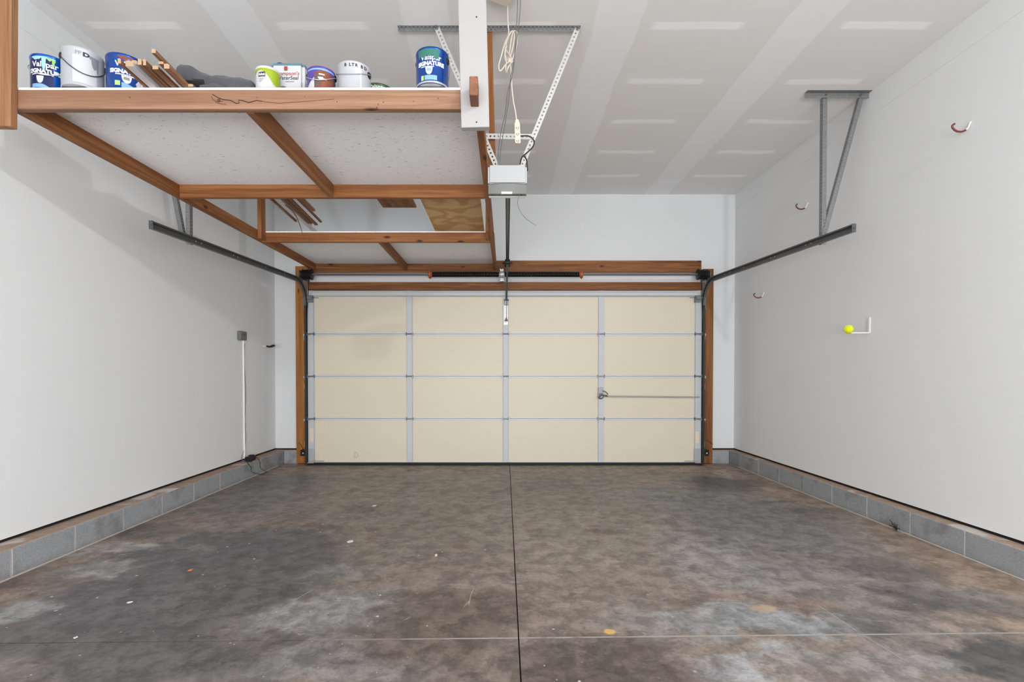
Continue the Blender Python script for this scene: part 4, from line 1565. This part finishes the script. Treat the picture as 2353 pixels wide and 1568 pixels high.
def flat(nm, bm, m, dy=0.0006):
    for v in bm.verts:
        v.co = V((v.co.x + cxm, y0_ - dy, v.co.z + zP))
    sheet(nm, bm, m, tin)


flat('green_panel', patch(-0.02, 0.066, 0.006, 0.062, 4), M['green'])
flat('red_seal', patch(-0.016, 0.002, ht - 0.036, ht - 0.014, 4), M['print_red'])
flat('lettering', text_bm("Thompson's", 0.026, -0.004, ht - 0.050, 0.1, 0.0004), M['print_red'])
flat('lettering', text_bm('WaterSeal', 0.026, 0.0, ht - 0.072, 0.1, 0.0004), M['print_dark'])
flat('fine_print', patch(-0.01, 0.034, ht - 0.092, ht - 0.088, 4), M['print_grey'])
for rr, m, dy in ((0.030, M['tin'], 0.001), (0.026, M['print_dark'], 0.0014), (0.014, M['print_grey'], 0.0018)):
    bb = patch(-rr, rr, 0, 0, 20, top=lambda x: 0.045 + math.sqrt(max(0, rr * rr - x * x)), bot=lambda x: 0.045 - math.sqrt(max(0, rr * rr - x * x)))
    for v in bb.verts:
        v.co.x -= 0.020
    flat('round_seal', bb, m, dy)

# ------------------------------------------------------------------ grey towel and plastic
def towel():
    b = bm_new()
    nu, nv = 70, 22
    xa, xb = aY(412, 200, 2.47).x, aY(592, 200, 2.47).x
    tops = [(0, 0.15), (0.06, 0.158), (0.15, 0.150), (0.3, 0.118), (0.5, 0.098), (0.75, 0.09), (0.93, 0.078), (1.0, 0.05)]
    def th(t):
        for (a, h0), (c, h1) in zip(tops, tops[1:]):
            if t <= c:
                k = (t - a) / (c - a)
                k = k * k * (3 - 2 * k)
                return h0 + (h1 - h0) * k
        return tops[-1][1]
    rows = []
    for i in range(nu + 1):
        t = i / nu
        hh = th(t)
        e = min(1.0, (min(t, 1 - t) / 0.05)) if min(t, 1 - t) < 0.05 else 1.0
        e = math.sqrt(max(0.0, 1 - (1 - e) ** 2))
        ring = []
        for k in range(nv):
            a = k / nv * 2 * PI
            ca, sa = math.cos(a), math.sin(a)
            rad_y = 0.072 * (0.25 + 0.75 * e)
            zz = (hh * 0.5) * (1 + sa * e)
            yy = 2.49 + rad_y * (abs(ca) ** 0.7) * (1 if ca > 0 else -1)
            p = V((xa + (xb - xa) * t, yy, ZD + 0.001 + zz))
            nn = mnoise.noise(V((p.x * 9, p.y * 14, p.z * 22))) * 0.010 + mnoise.noise(V((p.x * 30, p.y * 40, p.z * 50))) * 0.003
            # rolled fold line along the front
            fold = -0.016 * math.exp(-((zz / max(hh, 1e-3) - 0.42) / 0.07) ** 2) * (1 if ca < 0 else 0)
            d = V((0, ca, sa)).normalized()
            p += d * (nn + fold)
            p.z = max(p.z, ZD + (0.058 if p.x < -1.42 else 0.001))
            ring.append(b.verts.new(p))
        rows.append(ring)
    for r0, r1 in zip(rows, rows[1:]):
        for k in range(nv):
            b.faces.new((r0[k], r0[(k + 1) % nv], r1[(k + 1) % nv], r1[k]))
    b.faces.new(rows[0])
    b.faces.new(rows[-1])
    t = thing('grey_towel', V(((xa + xb) / 2, 2.49, ZD)), 'folded grey towel between the wood strips and the cans', 'towel')
    obj('towel_roll', b, M['towel'], t, True)
    b = bm_new()
    x0, x1 = aY(458, 205, 2.41).x, aY(540, 205, 2.41).x
    pts = [(x0 + (x1 - x0) * k / 10, 2.418 + 0.006 * math.sin(k), ZD + 0.016 + 0.003 * math.sin(k * 1.7)) for k in range(11)]
    tube(b, pts, [0.008 + 0.011 * math.sin(PI * min(1, (k + 1) / 8)) for k in range(11)], 12)
    for v in b.verts:
        v.co.z = max(v.co.z, ZD + 0.001)
    obj('towel_corner', b, M['towel'], t, True)


towel()
b = bm_new()
p = V((-1.722, 2.425, ZD))
bmesh.ops.create_icosphere(b, subdivisions=4, radius=1)
for v in b.verts:
    k = 1 + 0.35 * mnoise.noise(v.co * 2.7) + 0.12 * mnoise.noise(v.co * 8)
    v.co = V((p.x + v.co.x * 0.026 * k, p.y + v.co.y * 0.022 * k, max(ZD + 0.001, ZD + 0.018 + v.co.z * 0.026 * k)))
tag(obj('plastic_bag', b, M['plastic_wrap'], loc=p), 'small crumpled white plastic bag under the wood strips', 'plastic bag')

# ------------------------------------------------------------------ opener
YO0, YO1 = 2.93, 3.27        # the motor head
op = thing('garage_door_opener', aY(1166, 447, 3.1), 'grey garage door opener hanging from punched straps beside the loft', 'door opener')
xa, xb = aY(1121, 400, YO0).x, aY(1211, 400, YO0).x
zt, zm, zb = aY(1166, 378, YO0).z, aY(1166, 424, YO0).z, aY(1166, 445, YO0).z
b = bm_new()
box(b, xa, xb, YO0, YO0 + 0.085, zm, zt)
bmesh.ops.bevel(b, geom=b.edges[:], offset=0.012, segments=3, affect='EDGES')
obj('housing', b, M['opener'], op, True)
b = bm_new()
# smoked lens curving under the front
n_ = 16
rows = []
for k in range(n_ + 1):
    t_ = k / n_
    x = xa + 0.003 + (xb - xa - 0.006) * t_
    cr = 0.006 * math.sin(PI * t_)
    rows.append([b.verts.new((x, YO0 + 0.004, zm + 0.003 + cr)), b.verts.new((x, YO0 - 0.001 - cr, zm - 0.003 + cr)), b.verts.new((x, YO0 + 0.004, zb)), b.verts.new((x, YO0 + 0.045, zb)), b.verts.new((x, YO0 + 0.045, zm))])
for r0, r1 in zip(rows, rows[1:]):
    for k in range(5):
        b.faces.new((r0[k], r0[(k + 1) % 5], r1[(k + 1) % 5], r1[k]))
b.faces.new(rows[0])
b.faces.new(rows[-1])
obj('light_lens', b, M['opener_lens'], op, True)
b = bm_new()
zc_ = aY(1166, 455, YO1).z
box(b, xa + 0.004, xb - 0.004, YO0 + 0.046, YO0 + 0.075, zb - 0.002, zm + 0.01, 0.004)
box(b, xa + 0.01, xb - 0.006, YO0 + 0.07, YO1, zc_, zt - 0.012, 0.006)
obj('chassis', b, M['opener_base'], op)
a, c = aY(1152, 446, YO0), aY(1177, 441, YO0)
b = bm_new()
box(b, a.x, c.x, YO0 - 0.004, YO0 + 0.004, a.z, c.z, 0.001)
obj('name_plate', b, M['opener_base'], op)
for u in (1131, 1198):
    p = aY(u, 447, YO0 + 0.01)
    b = bm_new()
    lathe(b, [(0.004, 0), (0.004, 0.006), (0, 0.007)], p, 8, axis=(0, 0, -1))
    obj('screw', b, M['black'], op)
# rail
rz0 = aY(1166, 455, 3.75).z
pR0, pR1 = V(((1167 - CX) * 3.75 / F, 3.75, rz0)), aY(1166, 606, 6.05)
dr = (pR1 - pR0)
pR0 = pR0 - dr * (0.49 / dr.y)
pR1.y = 6.06
b = bm_new()
bar(b, pR0, pR1, 0.036, 0.012)
bar(b, pR0 + V((0, 0, 0.014)), pR1 + V((0, 0, 0.014)), 0.010, 0.020)
bar(b, pR0 + V((0, 0, 0.028)), pR1 + V((0, 0, 0.028)), 0.036, 0.006)
rail = obj('rail', b, M['black_metal'], op)
b = bm_new()
bar(b, pR0 + V((0.0, 0, -0.008)), pR1 + V((0.0, 0, -0.008)), 0.007, 0.005)
obj('chain', b, M['hinge'], rail)
b = bm_new()
pt = pR0.lerp(pR1, 0.955)
box(b, pt.x - 0.032, pt.x + 0.032, pt.y - 0.05, pt.y + 0.05, pt.z - 0.035, pt.z - 0.006, 0.004)
box(b, pt.x - 0.06, pt.x + 0.06, pt.y - 0.012, pt.y + 0.012, pt.z - 0.024, pt.z - 0.012, 0.003)
obj('trolley', b, M['black_metal'], rail)
b = bm_new()
box(b, pR1.x - 0.03, pR1.x + 0.03, pR1.y - 0.03, YT - 0.001, pR1.z - 0.02, pR1.z + 0.05, 0.003)
obj('header_bracket', b, M['black_metal'], op)
# arm down to the door
p0, p1 = V((pt.x, pt.y, pt.z - 0.03)), aY(1163.5, 690, YD - 0.05)
b = bm_new()
bar(b, p0, p1, 0.022, 0.008, up=(0, 1, 0))
obj('door_arm', b, M['black_metal'], op)
b = bm_new()
tube(b, [p1 + V((-0.03, 0, 0)), p1 + V((0.03, 0, 0))], 0.008, 8)
box(b, p1.x - 0.022, p1.x + 0.022, p1.y, YD - 0.018, p1.z - 0.06, p1.z + 0.012, 0.002)
obj('door_bracket', b, M['hinge'], op)
b = bm_new()
ph = aY(1163.5, 735, YD - 0.09)
tube(b, [V((pt.x, pt.y - 0.02, pt.z - 0.03)), V((ph.x, ph.y, ph.z + 0.02))], 0.0028, 6)
obj('release_cord', b, M['cable_black'], op)
b = bm_new()
tri = [(-0.022, -0.018), (0.022, -0.018), (0.004, 0.026), (-0.004, 0.026)]
f0 = [b.verts.new((ph.x + x, ph.y - 0.006, ph.z + z)) for x, z in tri]
f1 = [b.verts.new((ph.x + x, ph.y + 0.006, ph.z + z)) for x, z in tri]
b.faces.new(f0)
b.faces.new(f1)
for k in range(4):
    b.faces.new((f0[k], f0[(k + 1) % 4], f1[(k + 1) % 4], f1[k]))
tag(obj('release_handle', b, M['red'], op), 'red triangular pull handle')
# hanging straps
YA = aZ(1130, 63, ZC).y
YA = YA + 0.005
b = bm_new()
pa, pb = aY(915, 62, YA), aY(1333, 67, YA)
angle_iron(b, (pa.x, YA, ZC - 0.001), (pb.x, YA, ZC - 0.001), (0, 0, -1), (0, -1, 0), 0.023, hole=0.005)
obj('ceiling_angle', b, M['galv_shaded'], op)
YS_ = YA - 0.008
for (u0, v0, u1, v1, nm) in ((1328, 64, 1200, 378, 'hanging_strap'), (1003, 62, 1139, 378, 'hanging_strap')):
    b = bm_new()
    A, B = aY(u0, v0, YS_), aY(u1, v1, YS_)
    B = B + (B - A).normalized() * 0.06
    perf(b, A, B, (1, 0, 0.4), 0.034, hole=0.0062)
    obj(nm, b, M['galv_bright'], op)
    b = bm_new()
    lathe(b, [(0.013, 0), (0.013, 0.006), (0.007, 0.007), (0.007, 0.016), (0, 0.016)], A + V((0, -0.003, -0.006)), 10, axis=(0, -1, 0))
    obj('strap_bolt', b, M['hinge'], op)
b = bm_new()
A, B = aY(1113, 313, YS_ - 0.004), aY(1224, 314.5, YS_ - 0.004)
perf(b, A, B, (0, 0, 1), 0.034, hole=0.0062)
obj('cross_strap', b, M['galv_bright'], op)
# antenna and power lead
b = bm_new()
tube(b, curve([aY(1198, 445, YO0 + 0.02), aY(1190, 458, YO0), aY(1192, 478, YO0 - 0.03), aY(1206, 500, YO0 - 0.05), aY(1232, 519, YO0 - 0.06)], 6), 0.0014, 5)
obj('antenna_wire', b, M['cable_grey'], op)
b = bm_new()
tube(b, curve([aY(1195, 378, 3.10), aY(1199, 362, 3.12), aY(1210, 352, 3.14), aY(1224, 338, 3.15), aY(1227, 324, 3.16), aY(1215, 313, 3.15), aY(1196, 313, 3.14)], 6), 0.0045, 6)
tube(b, curve([aY(1203, 358, 3.12), aY(1210, 368, 3.06), aY(1212, 392, 3.02)], 6), 0.0045, 6)
obj('power_lead', b, M['cable_black'], op)

# ------------------------------------------------------------------ ceiling fixture, extension cord, low-voltage wire
YE = 3.0
pf = aZ(1163, 14, ZC - 0.05)
fx = thing('ceiling_fixture', V((pf.x - 0.06, pf.y - 0.06, ZC)), 'cream ribbed plastic ceiling fixture above the opener cord', 'ceiling fixture')
b = bm_new()
box(b, -0.15, 0, -0.12, 0, -0.05, -0.0005)
bmesh.ops.bevel(b, geom=[e for e in b.edges if abs(e.verts[0].co.z - e.verts[1].co.z) > 0.02], offset=0.008, segments=2, affect='EDGES')
rot = Matrix.Rotation(math.radians(26), 3, 'Z')
for v in b.verts:
    v.co = rot @ v.co + V((pf.x + 0.006, pf.y + 0.006, ZC))
obj('housing', b, M['cream'], fx)
for k in range(9):
    b = bm_new()
    box(b, -0.0015 + 0.0, 0.003, -0.115 + k * 0.013, -0.108 + k * 0.013, -0.046, -0.004)
    for v in b.verts:
        v.co = rot @ v.co + V((pf.x + 0.006, pf.y + 0.006, ZC))
    obj('rib', b, M['cream'], fx)

ec = thing('extension_cord', aY(1165, 15, YE), 'cream extension cord tied in loops with a three-way outlet end', 'extension cord')
P = lambda u, v, dy=0.0: aY(u, v, YE + dy)
b = bm_new()
tube(b, curve([P(1164, 10, -0.04), P(1166, 14), P(1167, 50), P(1168.5, 78), P(1160, 100), P(1152, 128), P(1146, 152), P(1150, 163), P(1162, 148)], 6), 0.0042, 8)
obj('cable', b, M['cable_cream'], ec, True)
b = bm_new()
for (pts) in ([(1166, 140), (1160, 120), (1166, 90), (1176, 72), (1182, 80), (1178, 110), (1170, 138), (1165, 145), (1160, 130), (1164, 104)],
              [(1168, 145), (1172, 110), (1178, 76), (1186, 72), (1189, 84), (1185, 112), (1176, 140), (1166, 158), (1164, 168), (1162, 158), (1164, 140)],
              [(1163, 104), (1161, 112), (1172, 128), (1178, 142), (1172, 146)]):
    tube(b, curve([P(u, v, 0.012 * math.sin(i * 1.7)) for i, (u, v) in enumerate(pts)], 6), 0.0040, 8)
obj('loops', b, M['cable_cream'], ec, True)
b = bm_new()
tube(b, curve([P(1168, 132), P(1174, 160), P(1176, 200), P(1180, 235), P(1184, 255), P(1187, 277)], 6), 0.0042, 8)
obj('lead', b, M['cable_cream'], ec, True)
b = bm_new()
lathe(b, [(0, -0.012), (0.012, -0.012), (0.012, 0.012), (0, 0.012)], P(1171, 141, -0.002), 10, axis=(0.3, 0, 1))
obj('cable_tie', b, M['cream'], ec)
pa, pb = P(1188, 276), P(1190, 331)
b = bm_new()
n_ = 9
rows = []
for i, (t_, w_) in enumerate(((0, 0.006), (0.05, 0.010), (0.14, 0.012), (0.18, 0.016), (0.95, 0.0165), (1.0, 0.013))):
    c_ = pa.lerp(pb, t_)
    rows.append([b.verts.new(c_ + V((x * w_, y * 0.011, 0))) for x, y in ((-1, -1), (1, -1), (1, 1), (-1, 1))])
for r0, r1 in zip(rows, rows[1:]):
    for k in range(4):
        b.faces.new((r0[k], r0[(k + 1) % 4], r1[(k + 1) % 4], r1[k]))
b.faces.new(rows[0])
b.faces.new(rows[-1])
oe = obj('outlet_end', b, M['cream'], ec)
for t_ in (0.36, 0.62, 0.90):
    for x in (-0.006, 0.006):
        c_ = pa.lerp(pb, t_) + V((x, -0.0112, 0))
        b = bm_new()
        box(b, c_.x - 0.0016, c_.x + 0.0016, c_.y - 0.0006, c_.y + 0.001, c_.z - 0.005, c_.z + 0.004)
        obj('slot', b, M['print_dark'], oe)
    c_ = pa.lerp(pb, t_) + V((0, -0.0112, -0.009))
    b = bm_new()
    lathe(b, [(0.0024, 0), (0.0024, 0.0006), (0, 0.0006)], c_, 8, axis=(0, -1, 0))
    obj('slot', b, M['print_dark'], oe)

lw = thing('low_voltage_wire', aZ(1190, 0, ZC), 'pair of thin grey wires hanging from the ceiling into the opener', 'wire')
Q = lambda u, v, d=0.0: aY(u, v, 2.80 + 0.25 * min(1.0, max(0.0, (v + 40) / 300)))
for pts in ([(1189, -40), (1189, 20), (1186, 70), (1183, 120), (1178, 170), (1166, 215), (1161, 260), (1152, 300), (1146, 340), (1144, 380)],
            [(1197, -40), (1195, 25), (1190, 75), (1182, 130), (1172, 190), (1171, 212), (1164, 262), (1158, 300), (1151, 340), (1148, 380)]):
    b = bm_new()
    tube(b, curve([Q(u, min(v, 380), -0.05 if v < 0 else 0) for u, v in pts], 6), 0.0022, 6)
    obj('wire_strand', b, M['cable_grey'], lw, True)

# ------------------------------------------------------------------ things on the left wall
pk = aX(560, 772, XL + 0.04)
kb = thing('wall_control', V((XL, pk.y, pk.z)), 'small grey control box on the wall above a white cord cover', 'control box')
b = bm_new()
box(b, XL, XL + 0.042, pk.y - 0.062, pk.y + 0.068, pk.z - 0.048, pk.z + 0.048, 0.006)
obj('case', b, M['grey_box'], kb)
b = bm_new()
box(b, XL + 0.042, XL + 0.045, pk.y - 0.02, pk.y + 0.045, pk.z + 0.008, pk.z + 0.024, 0.001)
obj('button', b, M['opener_lens'], kb)
yc = aX(558.5, 900, XL).y
b = bm_new()
tube(b, [(XL + 0.006, yc, pk.z - 0.04), (XL + 0.006, yc + 0.004, HB + 0.025)], 0.011, 10)
for v in b.verts:
    v.co.x = max(v.co.x, XL + 0.0005)
tag(obj('cord_cover', b, M['white_plastic'], loc=V((XL, yc, HB))), 'white vertical cord cover running down from the grey control box', 'cord cover')
pb_ = aX(576, 1043, XL + 0.075)
pa_ = thing('power_adapter', V((pb_.x, pb_.y, HB)), 'black power adapter on the block ledge with wires trailing down', 'power adapter')
b = bm_new()
box(b, pb_.x - 0.03, pb_.x + 0.03, pb_.y - 0.075, pb_.y + 0.06, HB + 0.003, HB + 0.052, 0.006)
box(b, pb_.x - 0.015, pb_.x + 0.03, pb_.y - 0.025, pb_.y + 0.03, HB + 0.05, HB + 0.066, 0.004)
obj('case', b, M['black'], pa_)
b = bm_new()
xw_ = XBL + 0.006
pts = [V((pb_.x + 0.01, pb_.y - 0.06, HB + 0.02)), V((XBL + 0.004, pb_.y - 0.07, HB)), aX(568, 1062, xw_), aX(577, 1075, xw_), aX(578, 1085, xw_ + 0.01), V((XBL + 0.05, pb_.y + 0.05, 0.006)), V((XBL + 0.045, pb_.y + 0.18, 0.006)), aX(599, 1076, xw_), aX(598, 1062, xw_), aX(588, 1050, xw_), V((pb_.x + 0.01, pb_.y + 0.05, HB + 0.02))]
for q in pts:
    q.z = max(q.z, 0.005)
tube(b, curve(pts, 6), 0.003, 6)
obj('wire', b, M['cable_black'], pa_, True)
b = bm_new()
tube(b, curve([(XL + 0.003, yc + 0.035, 1.44), (XL + 0.003, yc + 0.03, 1.2), (XL + 0.003, yc + 0.052, 0.9), (XL + 0.003, yc + 0.034, 0.62), (XL + 0.003, yc + 0.04, 0.36), (XL + 0.02, pb_.y - 0.08, HB + 0.03), (pb_.x, pb_.y - 0.06, HB + 0.03)], 8), 0.0024, 6)
obj('wire', b, M['cable_grey'], pa_, True)


def jhook(name, base, sg, label, mats, sc=1.0, flat_=False):
    """a screw hook: a shank out of the wall, then a J; sg = direction into the room along X"""
    t = thing(name, base, label, 'wall hook', 'screw hooks on the walls')
    B = V(base)
    b = bm_new()
    if flat_:
        tube(b, [B, B + V((sg * 0.045, 0, 0))], 0.006 * sc, 8)
        obj('shank', b, mats[0], t, True)
        b = bm_new()
        tube(b, curve([B + V((sg * 0.045, 0, 0)), B + V((sg * 0.08, 0.0, -0.006)), B + V((sg * 0.115, 0, 0.008)), B + V((sg * 0.13, 0, 0.012))], 5), 0.011, 8)
        tube(b, curve([B + V((sg * 0.05, 0.03, 0)), B + V((sg * 0.08, 0.045, -0.004)), B + V((sg * 0.12, 0.05, 0.012))], 5), 0.009, 8)
        obj('hook', b, mats[1], t, True)
        return t
    tube(b, curve([B, B + V((sg * 0.010, 0, -0.018)), B + V((sg * 0.016, 0, -0.036)), B + V((sg * 0.034, 0, -0.052))], 5), 0.0045, 8)
    obj('shank', b, mats[0], t, True)
    b = bm_new()
    pts = [B + V((sg * 0.032, 0, -0.051)), B + V((sg * 0.055, 0, -0.060)), B + V((sg * 0.085, 0, -0.058)), B + V((sg * 0.108, 0, -0.042)), B + V((sg * 0.114, 0, -0.024)), B + V((sg * 0.100, 0, -0.012))]
    tube(b, curve(pts, 5), 0.0058, 8)
    obj('hook', b, mats[1], t, True)
    return t


for (u, v, lab) in ((2231, 280, 'red tipped screw hook highest up and nearest on the hook wall'),
                    (1857, 466, 'red tipped screw hook beside the punched track hanger'),
                    (1756, 672, 'small red tipped screw hook below the roller track')):
    p = aX(u, v, XR)
    jhook('wall_hook', p, -1, lab, (M['white_metal'], M['red']))
p = aX(604, 796, XL)
jhook('wall_hook', p, 1, 'black tool hook low on the wall above the black adapter', (M['white_metal'], M['black']), flat_=True)

p = aX(1998, 765, XR)
th = thing('ball_hook', p, 'white L-shaped wall hook carrying a tennis ball', 'wall hook', 'screw hooks on the walls')
pu = aX(1998, 730, XR)
b = bm_new()
box(b, XR - 0.008, XR - 0.0005, p.y - 0.012, p.y + 0.012, p.z - 0.004, pu.z, 0.002)
obj('plate', b, M['white_metal'], th)
b = bm_new()
tube(b, [(XR - 0.004, p.y, p.z), (XR - 0.145, p.y, p.z - 0.001)], 0.0055, 8)
obj('arm', b, M['white_metal'], th, True)
pc = aY(1950, 757, p.y)
b = bm_new()
bmesh.ops.create_uvsphere(b, u_segments=32, v_segments=20, radius=0.0345)
bmesh.ops.translate(b, verts=b.verts, vec=pc)
ball = thing('tennis_ball', pc - V((0, 0, 0.0345)), 'yellow green tennis ball stuck on the white wall hook', 'tennis ball')
obj('felt', b, M['ball'], ball, True)
b = bm_new()
pts = []
for k in range(49):
    a = k / 48 * 2 * PI
    A_, B_ = 0.75, 0.25
    q = V((A_ * math.cos(a) + B_ * math.cos(3 * a), A_ * math.sin(a) - B_ * math.sin(3 * a), 2 * math.sqrt(A_ * B_) * math.sin(2 * a)))
    pts.append(pc + q.normalized() * 0.0343)
tube(b, pts, 0.0013, 5, cap=False)
obj('seam', b, M['print_white'], ball, True)

# ------------------------------------------------------------------ door sensors
for (u, v, lab, wire) in ((697, 1041, 'black safety sensor on the orange brown upright board', [(697, 1034), (691, 1022), (686, 1018)]),
                          (1622, 1041, 'black safety sensor on the upright board, hook side', [(1622, 1034), (1620, 1018), (1624, 1012), (1638, 1022)])):
    Ysn = 6.10
    p = aY(u, v, Ysn)
    s = thing('safety_sensor', V((p.x, 6.146, p.z)), lab, 'door sensor', 'pair of photo-eye sensors by the door')
    b = bm_new()
    box(b, p.x - 0.032, p.x + 0.032, Ysn - 0.02, 6.1455, p.z - 0.036, p.z + 0.036, 0.005)
    obj('case', b, M['black'], s)
    b = bm_new()
    lathe(b, [(0.007, 0), (0.007, 0.003), (0, 0.003)], (p.x + 0.004, Ysn - 0.02, p.z - 0.002), 12, axis=(0, -1, 0))
    obj('eye', b, M['print_white'], s)
    b = bm_new()
    tube(b, curve([aY(q[0], q[1], 6.142) for q in wire], 5), 0.003, 6)
    obj('wire', b, M['cable_black'], s, True)
for (u, v, lab) in ((700.5, 888, 'small white cable clip high on the orange brown upright board'), (702, 1018, 'small white cable clip low on the orange brown upright board')):
    p = aY(u, v, 6.13)
    b = bm_new()
    box(b, p.x - 0.008, p.x + 0.006, 6.122, 6.1455, p.z - 0.028, p.z + 0.028, 0.003)
    tag(obj('cable_clip', b, M['white_plastic'], loc=p), lab, 'cable clip', 'cable clips by the door')

# ------------------------------------------------------------------ bits on the floor
def flake(name, u, v, rx, ry, mat, label, cat, seed, h=0.002):
    p = aZ(u, v, 0.0)
    b = bm_new()
    n = 11
    rnd = random.Random(seed)
    k = [(0.65 + 0.5 * rnd.random()) for _ in range(n)]
    lo = [b.verts.new((p.x + rx * k[i] * math.cos(i * 2 * PI / n), p.y + ry * k[i] * math.sin(i * 2 * PI / n), 0.0006)) for i in range(n)]
    hi = [b.verts.new((q.co.x * 0.94 + p.x * 0.06, q.co.y * 0.94 + p.y * 0.06, h * (0.7 + 0.6 * rnd.random()))) for q in lo]
    b.faces.new(lo)
    b.faces.new(hi)
    for i in range(n):
        b.faces.new((lo[i], lo[(i + 1) % n], hi[(i + 1) % n], hi[i]))
    return tag(obj(name, b, mat, loc=p), label, cat)


flake('dry_leaf', 438, 1311, 0.013, 0.016, M['leaf'], 'small orange leaf on the dark grey floor stain', 'leaf', 3, 0.004)
flake('paint_flake', 806, 1245, 0.022, 0.030, M['chip'], 'pale paint flake on the brown floor, biggest of the flakes', 'paint flake', 4)['group'] = 'paint flakes on the floor'
flake('paint_flake', 1002, 1277, 0.009, 0.022, M['chip'], 'small white paint flake near the floor joint', 'paint flake', 5)['group'] = 'paint flakes on the floor'
flake('paint_flake', 298, 1385, 0.013, 0.012, M['chip'], 'white paint flake on the dark grey floor stain', 'paint flake', 6)['group'] = 'paint flakes on the floor'
flake('paint_flake', 860, 1163, 0.020, 0.030, M['chip'], 'pale paint flake beside a dark spot far down the floor', 'paint flake', 8)['group'] = 'paint flakes on the floor'
flake('paint_flake', 174, 1466, 0.009, 0.010, M['chip'], 'white paint flake close to the cross joint in the floor', 'paint flake', 9)['group'] = 'paint flakes on the floor'

pw = aX(2060, 1222, XBR - 0.012)
pw.z = 0
wt = thing('dry_weed', pw, 'little dry weed growing at the foot of the block course', 'weed')
rnd = random.Random(5)
b = bm_new()
for k in range(9):
    a = rnd.uniform(0, 2 * PI)
    L = rnd.uniform(0.02, 0.06)
    tip = pw + V((-abs(math.cos(a)) * L * 0.7, math.sin(a) * L, L * rnd.uniform(0.4, 1.3)))
    tube(b, curve([pw, pw.lerp(tip, 0.5) + V((0, 0, 0.008)), tip], 4), [0.003] * 4 + [0.002] * 4 + [0.001], 5)
obj('stems', b, M['weed'], wt, True)
for k in range(7):
    a = rnd.uniform(0, 2 * PI)
    c = pw + V((-rnd.uniform(0.0, 0.03), rnd.uniform(-0.035, 0.035), rnd.uniform(0.006, 0.05)))
    b = bm_new()
    d = V((math.cos(a), math.sin(a), 0.5)) * 0.010
    e = V((-math.sin(a), math.cos(a), 0.2)) * 0.004
    vs = [b.verts.new(c - d), b.verts.new(c + e), b.verts.new(c + d), b.verts.new(c - e)]
    b.faces.new(vs)
    obj('leaf', b, M['weed'], wt)
